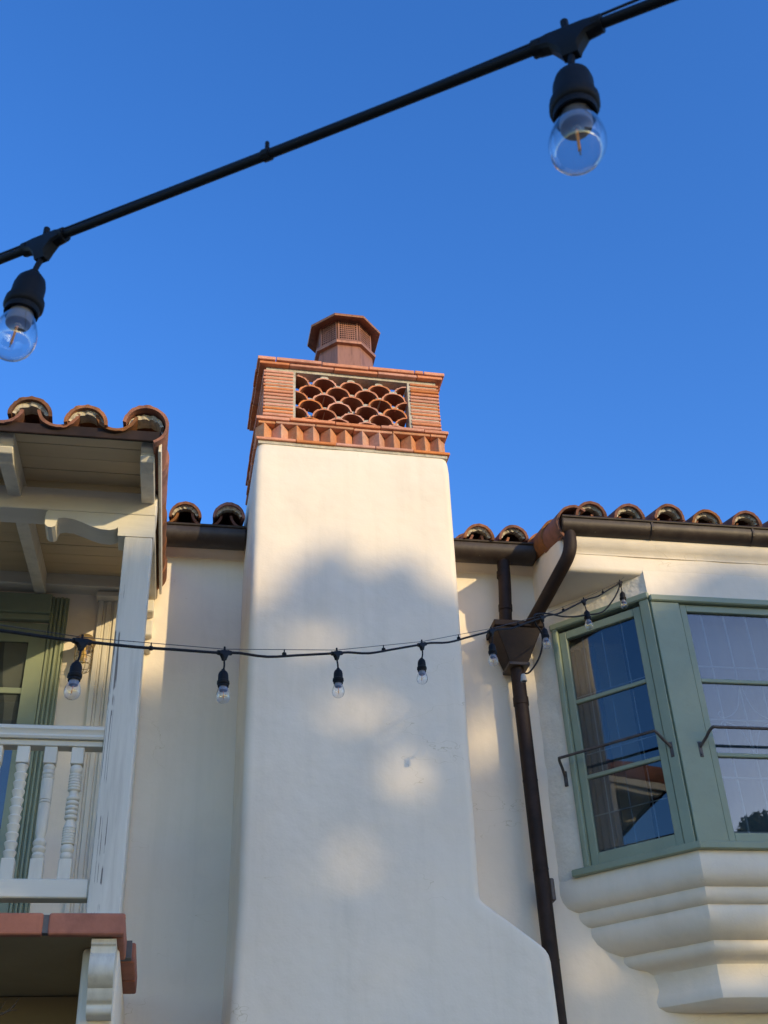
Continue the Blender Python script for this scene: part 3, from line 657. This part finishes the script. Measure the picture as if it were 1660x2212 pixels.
new('elbow_pipe', *tube(catmull([V(2.195, 5.435, 5.30), V(2.193, 5.437, 5.21), V(2.178, 5.465, 5.145), V(2.14, 5.56, 5.075), V(2.085, 5.73, 4.98), V(2.03, 5.90, 4.89)], 6), .040, 16), PIPE, dp, smooth=50)

# ------------------------------------------------------------------ balcony with porch roof
YP = 4.75
bal = thing('balcony', 'cream painted timber balcony with turned balusters and tiled porch roof', 'balcony', (-1.2, YP, 2.84))
XE = -3.2
new('post', *box(-.336, -.203, YP, YP+.13, 2.846, 4.655), PAINT_POST, bal, bevel=.008, seg=2)
new('post_base', *box(-.345, -.195, YP-.010, YP+.14, 2.843, 2.875), PAINT, bal, bevel=.004)
new('post', *box(-2.75, -2.617, YP, YP+.13, 2.846, 4.655), PAINT_POST, bal, bevel=.008, seg=2)
new('beam', *box(XE, -.196, YP-.003, YP+.135, 4.782, 4.912), PAINT_H, bal, bevel=.008, seg=2)
# scrolled bracket (zapata) on the post
zp = [(-.199, 4.656), (-.199, 4.781), (-.705, 4.781)]
zp += [(-.715, 4.765), (-.716, 4.74), (-.714, 4.70), (-.700, 4.685), (-.680, 4.683), (-.665, 4.692), (-.662, 4.712), (-.655, 4.735), (-.63, 4.742), (-.59, 4.738), (-.545, 4.722), (-.50, 4.702), (-.455, 4.688), (-.41, 4.685), (-.385, 4.692), (-.372, 4.704), (-.370, 4.690), (-.369, 4.656)]
zp = zp[::-1]
new('bracket', *extrude(zp, lambda p, q, s: V(p, s, q), YP-.001, YP+.132), PAINT_H, bal, smooth=35)
# railing
new('handrail', *extrude([(YP+.005, 3.612), (YP+.095, 3.612), (YP+.10, 3.63), (YP+.10, 3.664), (YP+.09, 3.676), (YP+.015, 3.676), (YP+.0, 3.668), (YP-.004, 3.652), (YP+.003, 3.644), (YP+.006, 3.632), (YP+.0, 3.622)], along_x, XE, -.3365), PAINT_H, bal, smooth=30)
new('sub_rail', *box(XE, -.337, YP+.02, YP+.085, 3.585, 3.6115), PAINT_H, bal, bevel=.003)
new('bottom_rail', *box(XE, -.337, YP+.012, YP+.09, 2.942, 3.018), PAINT_H, bal, bevel=.005)
zb0, zb1 = 3.019, 3.5845; H = zb1-zb0
def baluster(x, kind):
    yc = YP+.052; hw = .0265; cz0, cz1 = zb0+.085, zb1-.075
    gs = [box(x-hw, x+hw, yc-hw, yc+hw, zb0, cz0), box(x-hw, x+hw, yc-hw, yc+hw, cz1, zb1)]
    h = cz1-cz0; pr = []
    if kind == 0:                                   # rings, bead groups
        def add(a, b, r, cnt, dip):
            for i in range(cnt):
                for s in (0, .2, .5, .8, 1):
                    pr.append((r-(dip if s in (0, 1) else dip*.25 if s != .5 else 0), a+(b-a)*(i+s)/cnt))
        add(0, .07, .026, 1, .006); add(.07, .155, .027, 1, .007); add(.155, .34, .0275, 7, .003)
        pr += [(.024, .35), (.018, .40)]; add(.41, .66, .0275, 5, .008); pr += [(.018, .68), (.019, .71)]; add(.72, .90, .0275, 6, .004); add(.90, 1.0, .027, 1, .009)
    elif kind == 1:
        pr = [(.020, 0), (.024, .02), (.026, .04), (.022, .06), (.020, .07), (.027, .09), (.028, .11), (.020, .135), (.027, .16), (.027, .18), (.018, .21), (.0185, .24), (.022, .27), (.0235, .32), (.0245, .45), (.0245, .575),
              (.021, .58), (.025, .59), (.025, .605), (.021, .615), (.0245, .62), (.025, .75), (.0255, .83), (.022, .84), (.026, .855), (.0265, .875), (.021, .885), (.026, .90), (.026, .925), (.021, .935), (.025, .95), (.026, .975), (.020, 1.0)]
    else:
        for i in range(11):
            for s, r in ((0, .019), (.22, .0205), (.5, .0235), (.78, .0275), (.9, .025)): pr.append((r, (i+s)/11))
    o = new('baluster', *lathe([(r, cz0+h*t) for r, t in pr], (x, yc, 0), 20), PAINT, bal, smooth=35)
    for g_ in gs: new('square_block', *g_, PAINT, o, bevel=.003)
for i, kd in enumerate((0, 1, 2, 1, 0, 2, 1, 0)): baluster(-.440-.1125*i, kd)
# rafters with carved tails, soffit boards, fascia
roof_z = lambda y: 4.905+(y-4.27)*.15
def rafter(x0, x1):
    y0 = 4.315; pts = [(6.05, roof_z(6.05)-.008), (y0, roof_z(y0)-.008), (y0, roof_z(y0)-.040), (y0+.012, roof_z(y0)-.052), (y0+.03, roof_z(y0)-.055), (y0+.035, roof_z(y0)-.062), (y0+.02, roof_z(y0)-.075),
           (y0+.04, roof_z(y0)-.098), (y0+.10, roof_z(y0)-.104), (y0+.115, roof_z(y0)-.11), (6.05, roof_z(6.05)-.12)]
    new('rafter', *extrude(pts, along_x, x0, x1), PAINT, bal, bevel=.003)
for x in (-.272, -.905, -1.54, -2.17, -2.8): rafter(x, x+.064)
nb = 14; y = 4.28; wds = (6.06-4.28)/nb
for i in range(nb):
    a, b = y+wds*i, y+wds*(i+1)-.004; dz = rng.uniform(-.002, .002)
    v = [V(x, yy, roof_z(yy)+dd+dz) for x in (XE, -.19) for yy in (a, b) for dd in (-.006, .012)]
    new('soffit_board', v, BF, BOARD, bal, bevel=.002)
new('fascia', *box(XE, -.182, 4.262, 4.278, 4.868, 4.925), PIPE, bal, bevel=.003)
v = [V(x, yy, roof_z(yy)+dd) for x in (-.192, -.178) for yy in (4.279, 6.04) for dd in (-.085, .03)]
new('barge_board', v, BF, PAINT, bal, bevel=.003)
new('wall_plate', *box(XE, -.42, YW-.10, YW+.01, 5.078, 5.165), PAINT_H, bal, bevel=.005)
# porch roof tiles
eave(bal, [-1.535, -1.28, -1.025, -.773, -.519], 4.235, 4.934, .15, [-1.66, -1.405, -1.15, -.9, -.645, -.392], rows=5, pan_dz=-.012, pan_y=-.002, zj=[0, 0, 0, .004, -.02])
rake(bal, -.256, 4.225, 4.932, .16, 6, .40, -pi*.36, pi*.98, .105)
for k in range(1): new('mortar', 0, 0, MORTAR, bal, loc=(-.256, 4.235, 4.934), me=mort_me[1])
# floor slab, nosing tiles, corbel bracket and pier below
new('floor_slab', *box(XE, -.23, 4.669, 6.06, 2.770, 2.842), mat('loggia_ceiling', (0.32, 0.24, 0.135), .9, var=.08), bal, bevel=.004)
xs = [-.172, -.452, -.478-.40, -1.30, -1.75, -2.2, -2.65]
def nose(x0, x1): new('edge_tile', *box(x0, x1, 4.622, 4.668, 2.766, 2.848), NOSE, bal, bevel=.012, seg=3)
nose(-.462, -.176); nose(-.95, -.482); nose(-1.44, -.97); nose(-1.93, -1.46); nose(-2.42, -1.95); nose(-2.91, -2.44)
new('grout', *box(-2.9, -.20, 4.630, 4.69, 2.774, 2.841), GROUT, bal)
for ya, yb, xx in ((4.672, 5.02, -.177), (5.06, 5.38, -.140), (5.40, 5.66, -.140)):
    new('edge_tile', *box(-.225, xx, ya, yb, 2.764, 2.846), NOSE, bal, bevel=.012, seg=3)
new('grout', *box(-.222, -.155, 5.0, 5.65, 2.770, 2.838), GROUT, bal)
def curve2(p): return [(v.x, v.y) for v in catmull([V(a, b, 0) for a, b in p], 6)]
cb = [(4.92, 2.762), (4.665, 2.762), (4.660, 2.742), (4.672, 2.735), (4.675, 2.712), (4.664, 2.706)]+curve2([(4.652, 2.690), (4.644, 2.660), (4.652, 2.628), (4.680, 2.602), (4.702, 2.590)]) \
    + [(4.704, 2.580)]+curve2([(4.708, 2.572), (4.722, 2.552), (4.742, 2.540), (4.738, 2.524), (4.750, 2.506), (4.79, 2.498)])+[(4.92, 2.50)]
new('console_bracket', *extrude(cb, along_x, -.298, -.205), PAINT, bal, smooth=25)
pv, pf = slab(-.338, -.196, 4.83, 6.10, 0, 2.77, 1, 1, STUCCO, .003, .02)
new('pier', pv, pf, STUCCO, house, smooth=60)
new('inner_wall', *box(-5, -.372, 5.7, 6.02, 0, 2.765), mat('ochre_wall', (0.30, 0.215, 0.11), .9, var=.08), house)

# ------------------------------------------------------------------ wall lantern
BRASS = mat('aged_brass', (0.30, 0.215, 0.10), 0.4, metal=0.5, var=0.2, vscale=20)
ln = thing('wall_lantern', 'caged glass jar lantern on the balcony wall by the green door', 'lantern', (-.585, YW, 4.6))
lx, ly = -.578, 5.955
new('back_plate', *tube([V(lx, YW+.002, 4.735), V(lx, YW-.03, 4.735)], .05, 20), IRON, ln, smooth=40)
new('arm', *tube(catmull([V(lx, YW-.02, 4.735), V(lx, YW-.07, 4.745), V(lx, ly, 4.735)]), .014, 10), IRON, ln, smooth=50)
new('hood', *lathe([(.012, 4.745), (.040, 4.737), (.058, 4.715), (.060, 4.695), (.046, 4.690), (.044, 4.675)], (lx, ly, 0), 24), BRASS, ln, smooth=40)
new('glass_jar', *lathe([(.040, 4.69), (.041, 4.58), (.038, 4.545), (.026, 4.520), (.004, 4.512)], (lx, ly, 0), 24), BULB, ln, smooth=60)
gs = []
for z, r in ((4.655, .050), (4.60, .050), (4.555, .046)):
    gs.append(tube([V(lx+r*cos(2*pi*k/24), ly+r*sin(2*pi*k/24), z) for k in range(25)], .0019, 6))
for k in range(4):
    g = 2*pi*k/4+.4; gs.append(tube(catmull([V(lx+.05*cos(g), ly+.05*sin(g), 4.69), V(lx+.05*cos(g), ly+.05*sin(g), 4.58), V(lx+.04*cos(g), ly+.04*sin(g), 4.53), V(lx, ly, 4.503)]), .0019, 6))
new('cage', *join(*gs), BRASS, ln, smooth=50)
new('lamp', *lathe([(.008, 4.69), (.010, 4.65), (.020, 4.62), (.022, 4.60), (.015, 4.575), (.002, 4.567)], (lx, ly, 0), 16), mat('amber_lamp_glass', (.75, .48, .15), .2), ln, smooth=60)

# ------------------------------------------------------------------ string lights
def socket_at(root, T, drop, tang, sway, sc=1.0, twist=0.0, lean=(0, 0, 0)):
    """moulded T on the cable, short cord, lamp holder, clear bulb with one filament"""
    tg = Vector(tang).normalized(); T = Vector(T)
    h = V(tg.x, tg.y, 0).normalized(); sd = h.cross(V(0, 0, 1))
    pts = []
    for a, zt, zb in ((-.026, .0065, -.0065), (-.016, .009, -.009), (-.0085, .009, -.022), (-.0068, .009, -.027), (.0068, .009, -.027), (.0085, .009, -.022), (.016, .009, -.009), (.026, .0065, -.0065)):
        pts.append((a, zt, zb))
    vs, fs = [], []
    for a, zt, zb in pts:
        c = T+tg*a; w = .0068 if abs(a) < .03 else .0075
        for s_, z in ((-w, zt*.5), (-w*.6, zt), (w*.6, zt), (w, zt*.5), (w, zb*.7), (w*.6, zb), (-w*.6, zb), (-w, zb*.7)): vs.append(c+sd*s_+V(0, 0, z))
    m = len(pts)
    for i in range(m-1):
        for k in range(8): fs.append((i*8+k, i*8+(k+1) % 8, (i+1)*8+(k+1) % 8, (i+1)*8+k))
    fs += [tuple(range(8))[::-1], tuple(range((m-1)*8, m*8))]
    col = [tube([T+tg*(s*.022), T+tg*(s*.030)], .0078, 10) for s in (-1, 1)]
    eye = tube([T+V(0, 0, .008), T+V(0, 0, .021)], .0035, 8)
    bt = T+sway+V(0, 0, -drop)                       # top of holder
    cord = tube(catmull([T+V(0, 0, -.024), T+sway*.35+V(0, 0, -.03-(drop-.03)*.5)+sd*.002, bt+V(0, 0, -.004)], 5), .0031, 8)
    hold = lathe([(r_, z_*.92) for r_, z_ in [(.0035, .003), (.006, .002), (.0065, -.002), (.0105, -.005), (.0142, -.011), (.0162, -.020), (.0166, -.036), (.0168, -.040), (.0178, -.041), (.0195, -.0425), (.0198, -.051), (.0185, -.054), (.0172, -.055), (.0170, -.062), (.0150, -.062), (.0145, -.05)]], bt, 24)
    lean = Vector(lean)
    def hang(g): return [v+lean*(max(0., T.z-.03-v.z)/.10) for v in g[0]], g[1]
    so = new('lamp_socket', *join((vs, fs), *col, eye, hang(cord), hang(hold)), RUBBER, root, smooth=38)
    gp = [(.0128, -.054), (.0138, -.062), (.0152, -.070), (.0180, -.080), (.0205, -.090), (.0221, -.100), (.02225, -.106), (.0216, -.113), (.0196, -.1205), (.0160, -.1268), (.0110, -.1310), (.0050, -.1332), (.0004, -.1338)]
    gp = [(r_, -.050+(z_+.054)*.77) for r_, z_ in gp]
    bl = new('bulb', *hang(lathe(gp, bt, 28, cap=False)), BULB, root, smooth=80)
    new('collar', *hang(lathe([(.0118, -.046), (.0124, -.056), (.0128, -.066), (.0122, -.0700), (.0105, -.0708), (.0035, -.0708), (.003, -.073)], bt, 20)), COLLAR, bl, smooth=40)
    tl = V(cos(twist)*.0022, sin(twist)*.0022, 0)
    new('filament', *hang(tube([bt+V(0, 0, -.071), bt+tl+V(0, 0, -.095)], .0013, 8)), FILA, bl)
    new('filament_tip', *hang(tube([bt+tl+V(0, 0, -.095), bt+tl*1.3+V(0, 0, -.099)], .0007, 6)), COLLAR, bl)
def clip(root, p, tg, r=.0085):
    tg = Vector(tg).normalized()
    new('cable_clip', *join(tube([p-tg*.004, p+tg*.004], r, 10), tube([p+V(0, 0, -.004), p+V(0, .0, .018)], .0022, 6)), RUBBER, root)
# near string, crossing overhead about a metre from the lens
s1_ = thing('string_light', 'black string light cable crossing the open sky above the chimney', 'string light', (.05, .70, 2.488), 'string lights')
Pa, Pb = V(.274, .5155, 2.4385), V(-.176, .8835, 2.5315); dv = Pa-Pb; u = dv.normalized()
pts = [Pb-dv*6+V(0, 0, .10), Pb-dv*3+V(0, 0, .03), Pb-dv+V(0, 0, .0), Pb, Pb+dv*.5+V(0, 0, -.0005), Pa, Pa+dv+V(0, 0, .0), Pa+dv*3+V(0, 0, .06), Pa+dv*6+V(0, 0, .25)]
new('cable', *tube(catmull(pts, 8), .0046, 12), RUBBER, s1_, smooth=50)
wp = [Pb-dv*6+V(0, 0, .115), Pb-dv*.6+V(0, 0, .012), Pb-u*.05+V(0, 0, .0095), Pb+u*.05+V(0, 0, .0095), Pb+dv*.3+V(0, 0, .0075), Pb+dv*.5+V(0, 0, .0065), Pb+dv*.75+V(0, 0, .0062), Pa-u*.05+V(0, 0, .0085), Pa+u*.05+V(0, 0, .0115), Pa+dv*.3+V(0, 0, .014), Pa+dv*6+V(0, 0, .27)]
new('support_wire', *tube(wp, .0013, 6), WIRE, s1_)
socket_at(s1_, Pa, .046, u, V(-.001, .0, 0), twist=.6, lean=(-.0085, .0015, 0))
socket_at(s1_, Pb, .050, u, V(-.003, -.002, 0), twist=2.2, lean=(-.009, .001, 0))
socket_at(s1_, Pa+dv, .046, u, V(0, 0, 0)); socket_at(s1_, Pb-dv, .046, u, V(0, 0, 0))
clip(s1_, Pb+dv*.49, u, .0062)
# far string, hooked to the bay window
s2_ = thing('string_light', 'black string light sagging from the bay window hook past chimney and balcony', 'string light', (.93, 4.036, 3.756), 'string lights')
TP = [V(-1.17, 2.07, 2.86), V(-.72, 2.49, 2.955), V(-.290, 2.894, 3.110), V(.113, 3.272, 3.288), V(.527, 3.659, 3.504), V(.930, 4.036, 3.756), V(1.345, 4.425, 4.047), V(1.721, 4.777, 4.331), V(2.097, 5.129, 4.648), V(2.491, 5.498, 5.003)]
hook = V(2.586, 5.585, 5.123); cp = []
for a, b in zip(TP, TP[1:]):
    cp.append(a); sg = .004 if a.x < .1 else .014
    cp += [a.lerp(b, .12)+V(0, 0, -.001), a.lerp(b, .35)+V(0, 0, -sg), a.lerp(b, .62)+V(0, 0, -sg*.6), a.lerp(b, .9)+V(0, 0, -.002)]
cp.append(TP[-1])
new('cable', *tube(catmull(cp, 3), .0046, 8), RUBBER, s2_, smooth=50)
wpts = []
for i, p in enumerate(TP): wpts.append(p+V(0, 0, .013))
new('support_wire', *tube(wpts+[hook], .0012, 6), WIRE, s2_)
SW = random.Random(21)
for i, p in enumerate(TP):
    tg = (TP[min(i+1, len(TP)-1)]-TP[max(i-1, 0)])
    socket_at(s2_, p, .062, tg, V(SW.uniform(-.005, .006), SW.uniform(-.004, .004), 0), twist=SW.uniform(0, 6), lean=(SW.uniform(-.004, .003), SW.uniform(-.002, .002), 0))
for a, b, t in zip(TP[1:], TP[2:], (.5, .45, .5, .52, .5, .5, .48, .5)): clip(s2_, a.lerp(b, t)+V(0, 0, .004-.008), b-a, .007)
tail = [V(2.489, 5.494, 4.992), V(2.440, 5.45, 4.905), V(2.366, 5.381, 4.80), V(2.25, 5.27, 4.665), V(2.111, 5.142, 4.570), V(1.99, 5.03, 4.49), V(1.883, 4.929, 4.430), V(1.78, 4.83, 4.385), V(1.699, 4.757, 4.340), V(1.660, 4.72, 4.305),
        V(1.668, 4.735, 4.270), V(1.705, 4.77, 4.235), V(1.702, 4.78, 4.17), V(1.675, 4.79, 4.10), V(1.63, 4.80, 4.04), V(1.60, 4.80, 4.03)]
new('tail_cable', *tube(catmull(tail, 4), .0045, 8), RUBBER, s2_, smooth=50)
new('plug_cap', *lathe([(.006, .012), (.010, .010), (.0125, .002), (.0150, -.016), (.0155, -.026), (.012, -.028), (.010, -.012)], (1.595, 4.80, 4.015), 18), CURTAIN, s2_, smooth=40)
new('hook', *join(tube(catmull([hook, hook+V(.008, .006, .012), hook+V(.010, .004, .030), hook+V(.002, -.003, .042), hook+V(-.006, -.006, .032), hook+V(.0, -.002, .018)], 5), .0032, 8),
     tube([hook+V(.002, -.003, .038), V(2.612, 5.61, 5.150)], .0035, 8), tube([hook.lerp(TP[-1], .35)+V(0, 0, .003), hook], .0028, 8)), HOOKM, s2_, smooth=50)

# bare vine stem under the balcony
vine = thing('vine_twig', 'small dark bare twig poking out below the balcony floor', 'twig', (-1.05, 5.0, 0))
new('stem', *tube(catmull([V(-1.05, 5.0, 0), V(-1.0, 5.02, .9), V(-.96, 4.98, 1.7), V(-.86, 5.0, 2.25), V(-.70, 5.0, 2.535), V(-.643, 5.0, 2.556), V(-.605, 5.0, 2.577), V(-.575, 5.0, 2.618)], 5), [.016-.0004*i for i in range(36)], 6), BARK, vine, smooth=50)
for a, b in ((V(-.62, 5.0, 2.566), V(-.578, 4.99, 2.572)), (V(-.60, 5.0, 2.58), V(-.582, 5.01, 2.60)), (V(-.66, 5.0, 2.55), V(-.625, 5.0, 2.61)), (V(-.65, 5.0, 2.552), V(-.64, 5.0, 2.525))):
    new('side_twig', *tube([a, a.lerp(b, .6)+V(.003, 0, .003), b], [.003, .002, .001], 5), BARK, vine)

# ------------------------------------------------------------------ trees across the courtyard (they shade the facade, and show in the panes)
# canopy cut to shape the shade edge and light spots, along the sunlight: (lateral, height) on the facade
TAN = math.tan(rad(SUN_EL)); hx, hy = sin(rad(SUN_AZ)), -cos(rad(SUN_AZ))
TOP = [(-9, 5.3), (-3, 5.15), (-1.6, 5.0), (-1.2, 4.95), (-.9, 4.82), (-.5, 4.70), (-.36, 4.68), (-.27, 4.90), (-.13, 4.97), (.02, 4.90), (.10, 4.78), (.25, 4.86), (.43, 4.64), (1.1, 4.76), (1.4, 4.56), (1.52, 4.56), (1.73, 4.64), (1.87, 4.82), (2.08, 4.70), (2.5, 4.75), (5, 5.1), (12, 5.6)]
GAPS = [(.31, 4.58, .08, .06), (-.33, 4.62, .08, .07), (-.02, 4.66, .06, .05), (-.17, 4.55, .15, .10), (0, 4.10, .19, .11), (.19, 3.77, .12, .12), (.25, 3.63, .08, .08), (1.10, 4.26, .13, .16), (1.19, 4.62, .08, .13), (1.56, 4.05, .08, .14), (1.55, 4.43, .07, .16), (1.93, 2.74, .22, .12),
        (1.47, 2.90, .13, .12), (.09, 2.80, .16, .07), (1.37, 4.53, .08, .14), (-.75, 4.45, .10, .10)]
GR = random.Random(8)
GAPS += [(GR.uniform(-.45, 2.2), GR.uniform(3.4, 4.75), GR.uniform(.04, .075), GR.uniform(.04, .075)) for _ in range(26)]
def shade_cut(P, rs):  # leaves to remove so the set shade pattern falls on the facade
    q = P[:, :2]-np.array([0.9, 5.4]); lat = -q[:, 0]*hy+q[:, 1]*hx; h = P[:, 2]-TAN*(q[:, 0]*hx+q[:, 1]*hy)
    cut = h > np.interp(lat, [a for a, b in TOP], [b for a, b in TOP])+rs.normal(0, .05, len(P))
    for a, b, ra, rb in GAPS: cut |= ((lat-a)/(ra*1.3))**2+((h-b)/(rb*1.3))**2 < rs.uniform(.7, 1.3, len(P))
    return cut
def make_tree(name, label, base, height, cr, seed, nclump=90, dens=260, near=True, group='trees across the courtyard'):
    R_ = random.Random(seed); rs = np.random.RandomState(seed)
    t = thing(name, label, 'tree', base, group); b = Vector(base)
    tp = [b, b+V(R_.uniform(-.2, .2), R_.uniform(-.2, .2), height*.3), b+V(R_.uniform(-.2, .2), R_.uniform(-.2, .2), height*.6), b+V(R_.uniform(-.1, .1), R_.uniform(-.1, .1), height*.88)]
    gs = [tube(catmull(tp, 6), [.32*(1-.045*i)+.02 for i in range(19)], 10)]
    cl = []
    for k in range(nclump):
        g = R_.uniform(0, 2*pi); hz = R_.uniform(.48, .975); rad_ = cr*max(.05, 1-((hz-.66)/.34)**2)**.5
        rr = rad_*R_.uniform(.35, 1.0)
        c = b+V(rr*cos(g), rr*sin(g), height*hz); cl.append((c, R_.uniform(.34, .62)))
        if k % 7 == 0 and hz < .74:
            s0 = b+V(0, 0, height*max(.2, hz-.2)); gs.append(tube(catmull([s0, s0.lerp(c, .5)+V(0, 0, .2), c], 4), [.055-.005*i for i in range(9)], 6))
    new('trunk', *join(*gs), BARK, t, smooth=60)
    allv = []
    for c, s in cl:
        n_ = int(dens*s); P = rs.normal(0, 1, (n_, 3)); P /= np.maximum(np.linalg.norm(P, axis=1, keepdims=True), .3)
        P *= (rs.uniform(.2, 1, (n_, 1))**.6)*s; P[:, 2] *= .7; P += np.array(c)
        if near: P = P[~shade_cut(P, rs)]; n_ = len(P)
        if not n_: continue
        a = rs.normal(0, 1, (n_, 3)); a /= np.linalg.norm(a, axis=1, keepdims=True)
        d = np.cross(a, rs.normal(0, 1, (n_, 3))); d /= np.linalg.norm(d, axis=1, keepdims=True)
        l = rs.uniform(.10, .20, (n_, 1)); w = l*.45
        allv.append(np.stack([P-a*l, P+d*w, P+a*l, P-d*w], 1).reshape(-1, 3))
    vv = np.concatenate(allv)-np.array(b); nq = len(vv)//4
    me = bpy.data.meshes.new('crown'); me.vertices.add(len(vv)); me.vertices.foreach_set('co', vv.astype(np.float32).ravel())
    me.loops.add(nq*4); me.loops.foreach_set('vertex_index', np.arange(nq*4, dtype=np.int32))
    me.polygons.add(nq); me.polygons.foreach_set('loop_start', np.arange(0, nq*4, 4, dtype=np.int32)); me.update(calc_edges=True)
    me.materials.append(LEAF)
    o = bpy.data.objects.new('crown', me); COL.objects.link(o); o.parent = t; WL[o.name] = b
DT = 26.0
def spot(dist, lat): return (0.9+hx*dist-hy*lat, 5.4+hy*dist+hx*lat, 0)
make_tree('broadleaf_tree', 'broad leafy tree across the courtyard facing the chimney', spot(DT, 0.66), 11.6, 3.6, 31, 400)
make_tree('broadleaf_tree', 'leafy tree across the courtyard facing the bay window', spot(DT+1.5, 4.6), 12.0, 3.7, 32, 380)
make_tree('broadleaf_tree', 'leafy tree across the courtyard facing the balcony', spot(DT+1, -5.2), 12.0, 3.7, 33, 380)
make_tree('broadleaf_tree', 'spreading tree standing beyond the tree facing the bay window', spot(DT+3, 9.6), 12.5, 4.2, 34, 150)
make_tree('broadleaf_tree', 'spreading tree standing beyond the tree facing the balcony', spot(DT+2, -11.4), 12.5, 4.2, 35, 150)
make_tree('slender_tree', 'tall slender tree rising far behind the other courtyard trees', (28.3, -40.0, 0), 20.5, 2.1, 36, 110, near=False)
